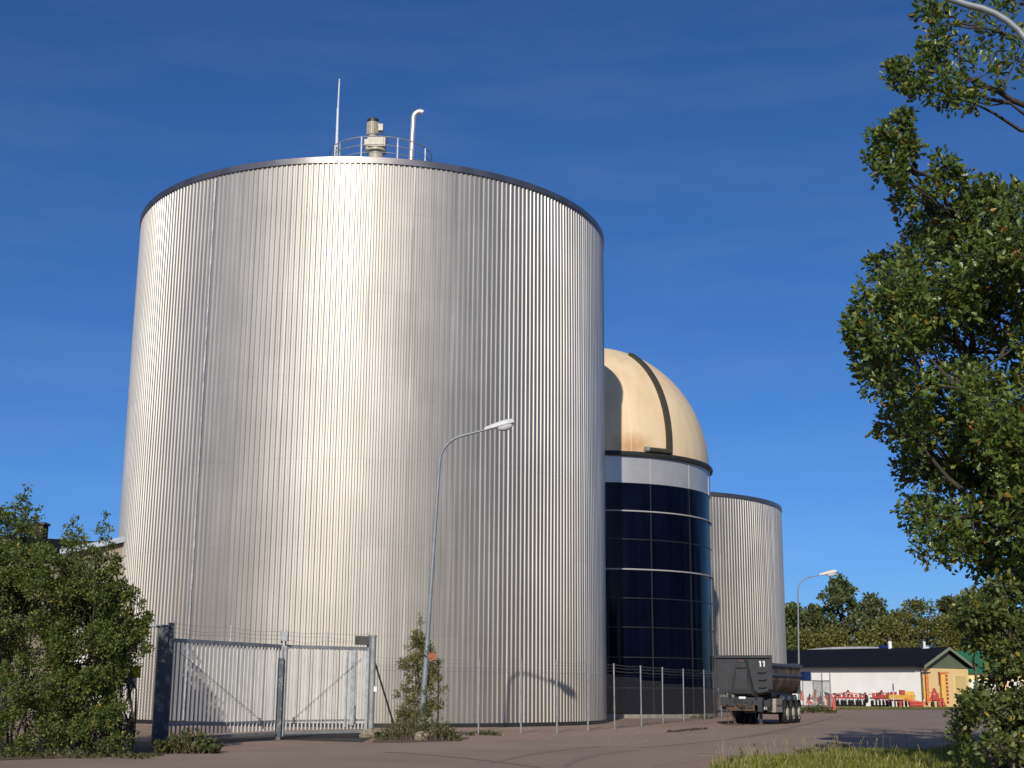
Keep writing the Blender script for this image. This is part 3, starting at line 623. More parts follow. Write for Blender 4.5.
for i, p in enumerate(fp):
    if i > 0:
        lean = rnd.uniform(-.02, .02)
        MB().tube([(p.x, p.y, -.1), (p.x + lean, p.y, 2.55)], .032 if i not in (2,) else .03, 8).build('post', M['galv'], fence, FL, 40)
        q = fp[i - 1]
        mesh_wires(mesh, q, p, .05, 2.08, .065)
        for zz in (2.1, 2.25, 2.38, 2.5):
            a, b = Vector((q.x, q.y, zz)), Vector((p.x, p.y, zz)); md = a.lerp(b, .5) - Z * (.01 if zz < 2.2 else rnd.uniform(.015, .05))
            wires.tube([a, md, b], .0026 if zz > 2.2 else .004, 4, False)
            if zz > 2.2:
                k = int((b - a).length / .14)
                for j in range(k):
                    c = a.lerp(b, (j + .5) / k) ; sag = (md - a.lerp(b, .5)) * (1 - abs(2 * (j + .5) / k - 1)); c = c + sag
                    wires.bar(c - Vector((.02, 0, .025)), c + Vector((.02, 0, .025)), .003)
mesh.build('wire_mesh', M['wire'], fence, FL); wires.build('barbed_wire', M['wire'], fence, FL)
# left fence behind the thicket
lf = [at(156, 740, 36.2), at(118, 740, 36.0), at(60, 740, 35.6), at(2, 740, 35.2), at(-60, 740, 34.8), at(-130, 740, 34.4)]
LL = (lf[2].x, lf[2].y, 0)
lfence = thing('chain_link_fence', 'chain link fence section with top rail behind the leafy thicket left of the gate', 'fence', LL)
mesh = MB(); rail = MB()
for i, p in enumerate(lf[1:]):
    q = lf[i]; mesh_wires(mesh, q, p, .05, 2.9, .06, .0022); rail.tube([(q.x, q.y, 3.1), (p.x, p.y, 3.1)], .035, 8)
    MB().tube([(p.x, p.y, -.1), (p.x, p.y, 3.15)], .04, 8).build('post', M['galv'], lfence, LL, 40)
mesh.build('wire_mesh', M['wire'], lfence, LL); rail.build('top_rail', M['galv'], lfence, LL, 40)
# warning signs on that fence
s1 = at(135.5, 672, 35.95); s2 = at(131.5, 682.5, 35.95)
yw = thing('warning_sign', 'small yellow warning sign on the fence left of the gate', 'sign', s1)
MB().box((0, -.03, 0), (.3, .012, .3)).build('plate', mat('sign_yellow', (.8, .6, .02), .5, var=.05), yw)
tri = MB()
for a, b in (((-.11, -.08), (.11, -.08)), ((.11, -.08), (0, .11)), ((0, .11), (-.11, -.08))): tri.bar((a[0], -.04, a[1]), (b[0], -.04, b[1]), .008, .035, (0, 1, 0))
tri.build('triangle_mark', M['black'], yw)
ws = thing('prohibition_sign', 'small white sign with a faded red ring below the yellow one', 'sign', s2)
MB().box((0, -.03, 0), (.26, .012, .3)).build('plate', M['white'], ws)
rg = MB(); N = 20
for k in range(N):
    a, b = 2 * math.pi * k / N, 2 * math.pi * (k + 1) / N; rg.bar((.085 * math.cos(a), -.04, .03 + .085 * math.sin(a)), (.085 * math.cos(b), -.04, .03 + .085 * math.sin(b)), .008, .03, (0, 1, 0))
rg.bar((-.06, -.041, .09), (.06, -.041, -.03), .008, .03, (0, 1, 0)); rg.build('ring_mark', mat('faded_red', (.6, .16, .14), .6), ws)

# ------------------------------------------------------------------ gate
gL = at(159.5, 740, 36.2); gM = at(279, 736, 41.6); gR = at(370.5, 737, 43.7)
for v in (gL, gM, gR): v.z = 0
post = thing('gate_post', 'thick dark steel gate post in leaf shadow beside the thicket', 'gate post', gL, R(20))
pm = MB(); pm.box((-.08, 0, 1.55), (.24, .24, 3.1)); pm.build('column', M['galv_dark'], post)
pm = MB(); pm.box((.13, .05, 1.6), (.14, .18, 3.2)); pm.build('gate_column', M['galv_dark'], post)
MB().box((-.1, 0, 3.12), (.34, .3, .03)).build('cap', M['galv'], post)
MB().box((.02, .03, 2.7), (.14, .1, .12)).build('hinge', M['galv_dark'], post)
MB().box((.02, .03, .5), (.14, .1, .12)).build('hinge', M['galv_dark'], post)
def gate(label, a, b, npk, ztop, up, other):
    a, b = Vector(a), Vector(b); t = (b - a); L = t.length; t.normalize(); nrm = Vector((t.y, -t.x, 0))
    if nrm.y > 0: nrm = -nrm
    g_ = thing('gate_leaf', label, 'gate', a)
    fr = MB(); A = Vector((0, 0, 0))
    zb_ = .2
    fr.bar(A + Z * ztop, t * L + Z * ztop, .08, .1); fr.bar(A + Z * zb_, t * L + Z * zb_, .06, .08)
    fr.bar(A + Z * .55, t * L + Z * .55, .04, .06)
    fr.bar(A + Z * .1, A + Z * (ztop + .02), .1, .1); fr.bar(t * L + Z * .1, t * L + Z * (ztop + .02), .1, .1)
    fr.build('frame', M['galv'], g_)
    pk = MB()
    for k in range(1, npk):
        p = t * (L * k / npk); pk.bar(p + Z * (zb_ + .08), p + Z * (ztop - .05), .042, .042)
    pk.build('pickets', M['picket'], g_)
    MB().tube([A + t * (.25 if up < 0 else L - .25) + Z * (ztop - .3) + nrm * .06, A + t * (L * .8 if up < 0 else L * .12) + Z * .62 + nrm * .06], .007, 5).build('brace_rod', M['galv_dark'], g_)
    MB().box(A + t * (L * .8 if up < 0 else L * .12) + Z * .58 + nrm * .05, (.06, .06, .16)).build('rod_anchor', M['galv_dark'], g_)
    wr = MB(); rnd = random.Random(npk)
    for k, zz in enumerate((ztop + .2, ztop + .32, ztop + .44)):
        for s in range(2):
            p, q = t * (L * s / 2) + Z * zz, t * (L * (s + 1) / 2) + Z * zz; md = p.lerp(q, .5) - Z * rnd.uniform(.02, .1); wr.tube([p, md, q], .005, 4, False)
    wr.build('barbed_wire', M['galv'], g_)
    for s in (0, .5, 1): MB().bar(t * L * s + Z * ztop, t * L * s + Z * (ztop + .5), .045).build('wire_post', M['galv'], g_)
    return g_, t, L, nrm
d1 = (gM - gL).normalized(); g1, t1, L1, n1 = gate('wide left leaf of the barred steel gate, with leaf shadows on its bars', gL + d1 * .28, gM - d1 * .09, 28, 2.75, -1, 0)
d2 = (gR - gM).normalized(); g2, t2, L2, n2 = gate('narrow right leaf of the barred steel gate, carrying a grey plate', gM + d2 * .09, gR - d2 * .2, 22, 2.75, 1, 0)
MB().box(t1 * (L1 - .02) + Z * 3.05 + n1 * .1, (.24, .2, .28)).build('lock_box', M['galv'], g1)
MB().box(t1 * L1 + Z * 1.2 + n1 * .02, (.16, .12, 2.4)).build('drop_bolt', M['galv_dark'], g1)
MB().box(t2 * (L2 - .28) + Z * 3.0 + n2 * .07, (.5, .03, .28), math.atan2(t2.y, t2.x)).build('sign_plate', mat('grey_plate', (.13, .13, .12), .5, var=.3), g2)
MB().box(t2 * (L2 - .55) + Z * 1.55 + n2 * .02, (.14, .08, 2.3)).build('lock_stile', M['galv'], g2)
MB().box(t2 * (L2 - .78) + Z * 1.5 + n2 * .0, (.07, .08, 2.3)).build('lock_stile', M['galv'], g2)
MB().box(t2 * (L2 - .5) + Z * .75 + n2 * .08, (.09, .05, .5)).build('drop_bolt', M['galv_dark'], g2)
rp_ = thing('gate_post', 'light galvanised gate post with slanting brace right of the gate', 'gate post', gR)
MB().tube([(0, 0, 0), (0, 0, 3.12)], .1, 14).build('column', M['galv'], rp_, smooth=40)
MB().box((-.17, .04, 1.65), (.07, .07, 3.1)).build('hinge_bar', M['galv'], rp_)
MB().lathe([(.02, 3.12), (.115, 3.12), (.115, 3.17), (.02, 3.19)], n=14).build('cap', M['galv'], rp_)
bt = at(397, 736, 44.6); MB().tube([(.06, .05, 2.35), (bt.x - gR.x, bt.y - gR.y, .05)], .03, 8).build('brace', M['dark_iron'], rp_, smooth=40)
MB().box((.12, -.08, 1.5), (.1, .08, .16)).build('push_button', M['white'], rp_)
def rock(name, label, c, r, seed, flat=.7):
    rnd = random.Random(seed); m = MB(); nu, nv = 10, 7; vs = []
    for j in range(nv + 1):
        for i in range(nu):
            th_, ph_ = 2 * math.pi * i / nu, math.pi * j / nv; rr = r * rnd.uniform(.78, 1.12)
            vs.append((rr * math.sin(ph_) * math.cos(th_), rr * math.sin(ph_) * math.sin(th_), flat * rr * math.cos(ph_) + flat * r * .6))
    fs = [(j * nu + i, (j + 1) * nu + i, (j + 1) * nu + (i + 1) % nu, j * nu + (i + 1) % nu) for j in range(nv) for i in range(nu)]
    o = m.add(vs, fs).build(name, M['stone']); o.location = c; return tag(o, label, 'stone')
rock('concrete_block', 'rough pale concrete lump at the foot of the right gate post', gR + Vector((-.1, -.12, -.06)), .3, 5, .75)

# ------------------------------------------------------------------ street lamps
def lamp(label, base, H, lean, arm, rise, rz, r0=.085, r1=.05, sleeve=3.2, head=1.0, group='street lamps'):
    t = thing('street_lamp', label, 'street lamp', base, rz, group)
    MB().tube([(0, 0, -.05), (lean * sleeve / H, 0, sleeve)], [r0, r0], 14).build('pole_base', M['lamp_grey'], t, smooth=40)
    pts = [(lean * sleeve / H, 0, sleeve - .05), (lean, 0, H)]; rad = .95
    for k in range(1, 9):
        a = R(10 * k - 2); pts.append((lean + rad * (1 - math.cos(a)), 0, H + rad * math.sin(a)))
    e = Vector(pts[-1]); hd = Vector((math.cos(rise), 0, math.sin(rise)))
    tipp = e + hd * arm; pts.append(tuple(tipp))
    MB().tube(pts, [r1 * 1.25, r1 * .95] + [r1 * .8] * 8 + [r1 * .6], 12).build('pole', M['lamp_grey'], t, smooth=40)
    # lantern: tapered housing over a shallow bowl
    s = head; secs = [(-.05, .05, .06), (.0, .08, .1), (.3, .12, .14), (.55, .17, .17), (.85, .17, .17), (.97, .12, .12)]
    up = Vector((-hd.z, 0, hd.x)); sid = Vector((0, 1, 0)); m = MB(); vs = []; n_ = 12
    for x, wy, hz in secs:
        for k in range(n_):
            a = 2 * math.pi * k / n_; zz = math.sin(a); vs.append(tipp + hd * x * s + sid * math.cos(a) * wy * s + up * (zz * hz * s if zz > 0 else zz * hz * .35 * s))
    fs = [(i * n_ + k, i * n_ + (k + 1) % n_, (i + 1) * n_ + (k + 1) % n_, (i + 1) * n_ + k) for i in range(len(secs) - 1) for k in range(n_)] + [tuple(range(n_))[::-1], tuple(range((len(secs) - 1) * n_, len(secs) * n_))]
    hdO = m.add(vs, fs).build('lamp_head', M['white_metal'], t, smooth=50)
    vs = []; secs = [(.36, .03, .04), (.44, .12, .13), (.62, .15, .18), (.82, .14, .16), (.93, .04, .04)]; m = MB()
    for x, wy, hz in secs:
        for k in range(n_):
            a = math.pi + math.pi * k / (n_ - 1); vs.append(tipp + hd * x * s + sid * math.cos(a) * wy * s + up * (math.sin(a) * hz * s - .03 * s))
    m.add(vs, [(i * n_ + k, i * n_ + k + 1, (i + 1) * n_ + k + 1, (i + 1) * n_ + k) for i in range(len(secs) - 1) for k in range(n_ - 1)]).build('lamp_bowl', M['glass_lamp'], hdO, smooth=60)
    return t
l1b = at(420.5, 739.5, 42.9); l1b.z = 0
lamp1 = lamp('tall street lamp in front of the big silver tank, young tree at its foot', l1b, 8.62, .42, .76, R(15), 0, .095, .055, 3.0, .98)
oc = at(432.5, 656.5, 42.8) - l1b
MB().box((oc.x, oc.y, oc.z), (.24, .16, .22)).build('orange_box', mat('faded_orange', (.34, .1, .035), .6, var=.5, vscale=9), lamp1)
MB().box((oc.x - .16, oc.y + .03, oc.z), (.14, .06, .06)).build('box_bracket', M['galv_dark'], lamp1)
l2b = at(799.5, 713, 88); l2b.z = 0
Hh = at(797, 590, 88).z
lamp2 = lamp('distant street lamp rising behind the tipper trailer', l2b, Hh - .1, .2, .75, R(11), 0, .08, .05, 2.5, 1.15)
bb = at(806.5, 676, 87.6) - l2b
MB().box((bb.x - .05, -.4, bb.z), (.5, .4, .55), .5).build('blue_box', M['blue'], lamp2)
MB().box((bb.x + .26, -.24, bb.z), (.05, .32, .45), .5).build('box_side', M['white_metal'], lamp2)
l3 = at(1040, 76, 14.2); l3b = Vector((l3.x, l3.y, 0))
lamp3 = lamp('near street lamp at the right edge, only its curved arm showing among oak leaves', l3b, l3.z, 0, 1.3, R(24), math.pi - R(6), .08, .05, 2.5, .9)

# ------------------------------------------------------------------ tipper trailer
tr0 = at(744, 700, 62.3); tr0.z = 0
THETA = R(23.5)
trl = thing('tipper_trailer', 'dark grey tipper trailer parked without a tractor, number 11 on its front', 'trailer', tr0, -THETA)
M['grey_paint'] = mat('dark_grey_paint', (.032, .036, .039), .5, .0, var=.3, vscale=3)
M['grey_rim'] = mat('blue_grey_rail', (.07, .085, .12), .45, .2, var=.3, vscale=3)
M['rim_cream'] = mat('dusty_cream_rim', (.6, .55, .42), .6, var=.35, vscale=6)
M['rusty_side'] = mat('scraped_rusty_side', (.06, .057, .05), .7, .1, col2=(.26, .15, .06), vscale=1.4, lo=.42, hi=.6, stretch=(1, 1.0, .7))
LB = 6.5; HW = 1.25; T0 = 2.66
pr = [(-HW, 0, T0), (-HW, 0, 2.0), (-1.13, 0, 1.68), (-.85, 0, 1.42), (-.45, 0, 1.3), (.45, 0, 1.3), (.85, 0, 1.42), (1.13, 0, 1.68), (HW, 0, 2.0), (HW, 0, T0)]
inn = [(x * .95, 0, max(z, 1.3) + (.06 if z < 2.7 else 0)) for x, y, z in pr][::-1]
bd = MB(); bd.prism([(x, .12, z) for x, _, z in pr] + [(x, .12, z) for x, _, z in inn], (0, LB, 0))
body = bd.build('body', M['rusty_side'], trl)
for z, h, wx in ((T0 + .02, .12, .1), (T0 - .42, .1, .08)):
    for s in (-1, 1): MB().box((s * (HW + .02), .2 + LB / 2, z), (wx, LB, h)).build('side_rail', M['grey_rim'], body)
MB().box((0, LB + .15, 2.1), (2.42, .08, 1.45)).build('tailgate', M['grey_paint'], trl)
bk = MB(); fp_ = [(-1.28, 0, 3.0), (-1.28, 0, 1.8), (-1.1, 0, 1.5), (-.8, 0, 1.42), (.8, 0, 1.42), (1.1, 0, 1.5), (1.28, 0, 1.8), (1.28, 0, 3.0)]
bk.prism(fp_, (0, .1, 0)); bulk = bk.build('bulkhead', M['grey_paint'], trl)
bk = MB(); bk.box((0, -.03, 3.02), (2.64, .16, .12)); bk.box((1.27, .02, 2.28), (.09, .12, 1.4)); bk.box((-1.27, .02, 2.28), (.09, .12, 1.4)); bk.build('bulkhead_frame', M['grey_paint'], bulk)
hb_ = MB()
hb_.bar((-.26, -.06, 2.84), (-.6, -.13, 1.3), .085); hb_.bar((.16, -.06, 2.84), (.5, -.13, 1.3), .085); hb_.box((-.05, -.05, 1.48), (.98, .12, .2)); hb_.bar((-.62, -.1, 1.5), (-.66, .0, .95), .1); hb_.bar((.54, -.1, 1.5), (.6, .0, .95), .1)  # wide low box: black painted in for the shaded cavity below the hoist
hb_.bar((-.28, -.06, 2.76), (.18, -.06, 2.76), .05); hb_.bar((-.36, -.07, 2.5), (.24, -.07, 2.5), .07)
hb_.build('hoist_guard_and_shade_box', M['black'], trl)
MB().box((-.05, -.055, 2.1), (.52, .1, 1.3)).build('hoist_ram', M['grey_paint'], trl)
MB().box((-.05, -.07, 2.83), (.28, .06, .1)).build('rusty_hook', M['rust'], trl)
for z in (2.3, 1.97, 1.64):
    MB().tube([(.72, -.02, z + .04), (.72, -.12, z + .04), (1.06, -.12, z + .04), (1.06, -.02, z + .04)], .024, 6).build('ladder_rung', M['dark_iron'], trl)
for xx in (.79, .96):   # the two figures 1
    m = MB(); m.box((xx + .015, -.008, 2.7), (.055, .012, .26)); m.box((xx - .03, -.008, 2.785), (.05, .011, .05)); m.build('number_figure', M['white'], trl)
ch = MB(); ch.box((.42, 3.5, 1.14), (.14, 6.4, .3)); ch.box((-.42, 3.5, 1.14), (.14, 6.4, .3))
for y in (.5, 2.0, 3.4, 4.8, 6.2, 6.5): ch.box((0, y, 1.12), (.7, .12, .2))
ch.box((0, 4.1, 1.36), (1.7, 4.6, .3)); ch.box((.75, 4.9, 1.2), (.5, 3.4, .25)); ch.box((-.75, 4.9, 1.2), (.5, 3.4, .25))
for k, (x, y, z, a_, b_, c_) in enumerate(((-.55, -.12, .98, .3, .2, .3), (.3, -.1, .92, .25, .2, .35), (.75, .0, .8, .2, .3, .4), (.95, .6, .95, .3, .5, .3), (-.9, .4, .75, .35, .4, .3), (.2, .3, .62, .5, .4, .2))): ch.box((x, y, z), (a_, b_, c_))
chassis = ch.build('chassis', M['dark_iron'], trl)
MB().box((-.1, .1, 1.05), (1.9, .35, .34)).build('front_beam', M['grey_paint'], trl)
MB().box((-.05, -.09, 1.2), (.3, .06, .1)).build('plate_light', M['white'], trl)
MB().box((-.1, -.1, .78), (1.2, .1, .3)).build('front_bumper', M['rust'], trl)
MB().box((-1.02, .1, 1.0), (.36, .3, .36)).build('coupling_box', M['rust'], trl)
MB().box((-1.0, .05, 1.42), (.3, .2, .2)).build('hose_bracket', M['dark_iron'], trl)
for s in (-1, 1):
    lg = MB().box((s * .62, .55, .6), (.13, .13, 1.1)).build('landing_leg', M['grey_paint'] if s > 0 else M['dark_iron'], trl)
    MB().box((s * .62, .55, .03), (.3, .3, .05)).build('foot', M['rust'], lg)
    MB().bar((s * .62, .55, .9), (s * .62 - .1, 1.3, 1.05), .07).build('leg_brace', M['dark_iron'], trl)
MB().bar((-.75, .0, .8), (-.3, -.35, .04), .05).build('support_strut', M['rust'], trl)
MB().bar((-.8, .0, .8), (-.65, -.38, .04), .05).build('support_strut', M['rust'], trl)
MB().box((-.4, -.45, .03), (.9, .3, .04)).build('ground_plank', M['rust'], trl)
cu = MB()
for k in range(4):
    cu.tube([(-.35 + .09 * k, -.1, 1.15), (-.3 + .09 * k, -.28, .9 - .07 * k), (-.1 + .06 * k, -.22, .75), (.1 + .05 * k, -.05, 1.0)], .018, 5)
cu.build('air_hose', M['black'], trl)
tb = MB().box((1.0, 1.75, .86), (.4, 1.3, .6)).build('tool_box', mat('dirty_cream_box', (.4, .36, .28), .6, var=.4, vscale=3), trl)
MB().box((1.21, 1.75, .86), (.02, 1.1, .04)).build('lid_strip', M['dark_iron'], tb)
MB().box((1.1, 2.75, .75), (.1, .5, .5)).build('side_guard', M['grey_paint'], trl)
def wheel(x, y, s):
    wv = thing if False else None
    c = (x, y, .5)
    def cyl(prof):  # lathe about the x axis
        m = MB(); m.lathe(prof, (0, 0, 0), 28); m.v = [(c[0] + s * z, c[1] + xx, c[2] + yy) for xx, yy, z in m.v]
        return m
    tyre = cyl([(.3, -.17), (.46, -.17), (.5, -.12), (.5, .12), (.46, .17), (.3, .17), (.28, .0)]).build('tyre', M['black'], None, smooth=40)
    rim = cyl([(.3, .172), (.29, .13), (.24, .12), (.2, .15), (.14, .2), (.0, .21)]).build('rim', M['rim_cream'], None, smooth=40)
    w_ = cyl([(.0, -.1), (.29, -.1), (.29, .0), (.0, .0)]).build('wheel', M['dark_iron'], trl)
    tyre.parent = w_; rim.parent = w_
    return w_
for y in (3.4, 4.71, 6.02):
    for s in (-1, 1): wheel(s * 1.05, y, s)
    MB().tube([(-1.0, y, .5), (1.0, y, .5)], .07, 10).build('axle', M['dark_iron'], trl)
    MB().tube([(1.02, y + .2, 1.17), (1.02, y - .1, 1.17)], .1, 10).build('air_tank', M['grey_rim'], trl)
mg = MB()
for y in (3.4, 4.71, 6.02):
    for s in (-1, 1):
        pts = [(s * 1.05, y + .58 * math.cos(a), .52 + .58 * math.sin(a)) for a in [R(25 + 13 * k) for k in range(11)]]
        vs = [];
        for p in pts: vs += [(p[0] - .2, p[1], p[2]), (p[0] + .2, p[1], p[2])]
        mg.add(vs, [(2 * i, 2 * i + 1, 2 * i + 3, 2 * i + 2) for i in range(10)])
mg.build('mudguards', M['black'], trl)

# ------------------------------------------------------------------ storage cage with barrier boards
CG = at(817, 708, 98); CG.z = 0
cage = thing('mesh_cage', 'grey tubular wire cage holding road barrier boards, beside the distant lamp', 'cage', CG)
cw, cdp = 2.6, 2.2
cp = [at(803.5, 712, 97), at(814.3, 712, 95.5), at(823, 710, 99), at(831.3, 711, 96.5)]
for i, p in enumerate(cp):
    MB().tube([(p.x - CG.x, p.y - CG.y, 0), (p.x - CG.x, p.y - CG.y, 2.75 if i > 1 else 2.2)], .045, 8).build('post', M['galv'], cage)
cm = MB()
for i in range(3):
    a, b = cp[i], cp[i + 1]; mesh_wires(cm, a - CG - Z * a.z, b - CG - Z * b.z, .1, 2.15, .07, .003)
    MB().tube([(a.x - CG.x, a.y - CG.y, 2.18), (b.x - CG.x, b.y - CG.y, 2.18)], .035, 6).build('rail', M['galv'], cage)
cm.build('wire_mesh', M['galv'], cage)
M['board_red'] = mat('faded_barrier_red', (.6, .1, .07), .6, var=.3, vscale=4)
rnd = random.Random(2)
BG = 'red and white barrier boards in the cage'
for k, (x, y, wd, hg, rz, tilt, kind, lab) in enumerate((
        (806.5, 697, 1.0, .7, .1, .3, 0, 'leftmost arrow barrier board in the mesh cage, tilted'),
        (812.5, 699, .95, .55, -.1, -.5, 1, 'low red and white barrier board second from the left in the cage'),
        (818.5, 697, 1.0, .75, .2, .5, 0, 'middle arrow barrier board in the mesh cage, leaning right'),
        (824, 697, 1.1, .75, 0, -.35, 0, 'rightmost arrow barrier board in the mesh cage, leaning left'))):
    p = at(x, y, 101)
    b_ = thing('barrier_board', lab, 'barrier', p, 0, BG); AX = Matrix.Rotation(rz, 3, 'Z') @ Matrix.Rotation(tilt, 3, 'Y')
    MB().box((0, 0, 0), (wd, .04, hg), ax=AX).build('plate', M['white'], b_)
    m = MB(); m.prism([AX @ Vector(q) for q in ((-wd / 2, -.023, -hg / 2), (-wd * .1, -.023, -hg / 2), (-wd * .35, -.023, hg / 2), (-wd / 2, -.023, hg / 2))], AX @ Vector((0, -.006, 0)))
    m.prism([AX @ Vector(q) for q in ((wd * .1, -.023, -hg / 2), (wd / 2, -.023, -hg / 2), (wd / 2, -.023, -hg * .1), (wd * .0, -.023, hg / 2 - .3))], AX @ Vector((0, -.006, 0)))
    m.build('red_stripes', M['board_red'], b_)
    if kind == 0: MB().prism([AX @ Vector(q) for q in ((wd * .12, -.03, hg * .5), (wd * .5, -.03, hg * .05), (wd * .12, -.03, -hg * .3))], AX @ Vector((0, -.006, 0))).build('arrow_mark', M['black'], b_)
    MB().box((0, .1, -p.z / 2), (.06, .06, p.z)).build('prop', M['galv'], b_)
ob = thing('safety_barrier', 'upright orange red barrier panel at the right corner of the mesh cage', 'barrier', at(829.7, 711, 97.5))
MB().box((0, 0, .55), (.36, .05, 1.1)).build('panel', M['board_red'], ob); MB().box((.28, -.2, .4), (.22, .05, .8), .2).build('side_panel', M['board_red'], ob); MB().box((0, .08, .03), (.4, .25, .06)).build('foot', M['black'], ob)

# ------------------------------------------------------------------ farm machines by the workshop
def cultivator(label, x0, x1, Y, seed, wheels=True):
    a, b = at(x0, 706, Y), at(x1, 706, Y); L = b.x - a.x; loc = ((a.x + b.x) / 2, Y, 0)
    t = thing('cultivator', label, 'farm machine', loc, 0, 'farm machines along the workshop wall'); rnd = random.Random(seed)
    fr = MB(); fr.box((0, 0, .8), (L, .16, .16)); fr.box((0, .8, .8), (L, .16, .16))
    for k in range(5): fr.box((-L / 2 + L * k / 4, .4, .8), (.12, .9, .14))
    for k in range(9): fr.box((-L / 2 + L * (k + .5) / 9, -.05, rnd.uniform(.9, 1.05)), (.2, .25, rnd.uniform(.2, .5)))
    fr.bar((-.35, -.1, .8), (0, -.1, 1.55), .09); fr.bar((.35, -.1, .8), (0, -.1, 1.55), .09); fr.bar((-1.2, 0, 1.15), (0, 0, 1.35), .07); fr.bar((1.2, 0, 1.15), (0, 0, 1.35), .07)
    fr.build('frame', M['red'], t)
    m = MB()
    for k in range(14):
        x = -L / 2 + L * rnd.random(); m.bar((x, .8, .8), (x + rnd.uniform(-.15, .15), 1.0 + rnd.uniform(-.1, .2), .05), .06); m.box((x, -.12, rnd.uniform(.95, 1.25)), (rnd.uniform(.08, .2), .1, rnd.uniform(.1, .3)))
    m.tube([(-L * .3, -.2, 1.0), (-L * .1, -.3, 1.25), (.1, -.2, 1.5)], .03, 5); m.build('tines', M['dark_iron'], t)
    m = MB(); m.tube([(-L / 2, .55, .32), (L / 2, .55, .32)], .3, 12); m.tube([(-L / 2, .1, .5), (L / 2, .1, .5)], .13, 8); m.build('roller', M['dark_iron'], t)
    n_ = int(L / .34)
    for k in range(n_):
        x = -L / 2 + L * (k + .5) / n_; m = MB(); m.tube([(x, .0, .75), (x, .2, .45), (x - .02, -.1, .1)], .03, 5); m.lathe([(.0, -.02), (.26, -.01), (.26, .01), (0, .02)], (0, 0, 0), 14)
        nv = 14 * 4; m.v[-nv:] = [(x + z, -.1 + xx, .28 + yy) for xx, yy, z in m.v[-nv:]]; m.build('disc', M['dark_iron'], t)
    for k in range(5):
        x = -L / 2 + L * (k + .3) / 5; MB().box((x, -.22, .42), (.12, .06, .5)).build('grey_leg', M['white_metal'], t)
    if wheels:
        m = MB(); m.lathe([(.0, -.1), (.38, -.1), (.4, 0), (.38, .1), (0, .1)], (0, 0, 0), 18); m.v = [(L / 2 - .1 + z, -.3 + xx, .72 + yy) for xx, yy, z in m.v]; m.build('wheel', M['black'], t)
    return t
cultivator('long red disc cultivator left in the row before the white wall', 829.5, 867, 133.5, 1)
cultivator('shorter red cultivator right of the gap, by the blue sign', 873, 890.5, 131.0, 2, False)
def seeder():
    a, b = at(888, 706, 129.5), at(914.5, 706, 129.5); L = b.x - a.x; loc = ((a.x + b.x) / 2, 129.5, 0)
    t = thing('seed_drill', 'yellow and red seed drill in the row of machines', 'farm machine', loc, 0, 'farm machines along the workshop wall')
    MB().prism([(-L / 2, -.4, .75), (-L / 2, .5, .75), (-L / 2, .6, 1.15), (-L / 2, -.5, 1.15)], (L, 0, 0)).build('hopper', M['yellow'], t)
    MB().prism([(L * .1, -.5, 1.16), (L * .1, .4, 1.16), (L * .1, .3, 1.45), (L * .1, -.3, 1.45)], (L * .38, 0, 0)).build('hopper_lid', M['yellow'], t)
    m = MB(); m.box((0, 0, .62), (L, .2, .18)); m.box((-L * .3, -.3, 1.28), (.5, .4, .28)); m.box((L * .02, -.3, 1.35), (.45, .4, .45)); m.box((-L * .1, -.55, .3), (.3, .15, .6)); m.box((L * .3, -.55, .3), (.3, .15, .6)); m.build('frame', M['red'], t)
    for k in range(7):
        m = MB(); m.lathe([(0, -.05), (.3, -.05), (.3, .05), (0, .05)], (0, 0, 0), 14); x = -L / 2 + L * (k + .5) / 7; m.v = [(x + z, -.35 + xx, .3 + yy) for xx, yy, z in m.v]; m.build('roller_wheel', M['black'], t)
seeder()
def drawbar():
    a, b = at(906, 707, 127.5), at(925.5, 707, 127.5); L = b.x - a.x; loc = ((a.x + b.x) / 2, 127.5, 0)
    t = thing('land_roller', 'low orange frame roller lying in front of the white wall end', 'farm machine', loc, 0, 'farm machines along the workshop wall')
    m = MB(); m.bar((-L / 2, 0, .75), (L / 2, 0, .35), .24); m.bar((-L / 2, .7, .7), (L / 2, 0, .35), .2); m.box((-L * .2, .3, .5), (.25, .9, .5)); m.box((L * .42, 0, .35), (.7, .3, .35)); m.build('frame', M['orange'], t)
    m = MB(); m.lathe([(0, -L * .36), (.25, -L * .36), (.25, L * .3), (0, L * .3)], (0, 0, 0), 16); m.v = [(z, -.3 + xx, .25 + yy) for xx, yy, z in m.v]; m.build('drum', M['red'], t)
drawbar()
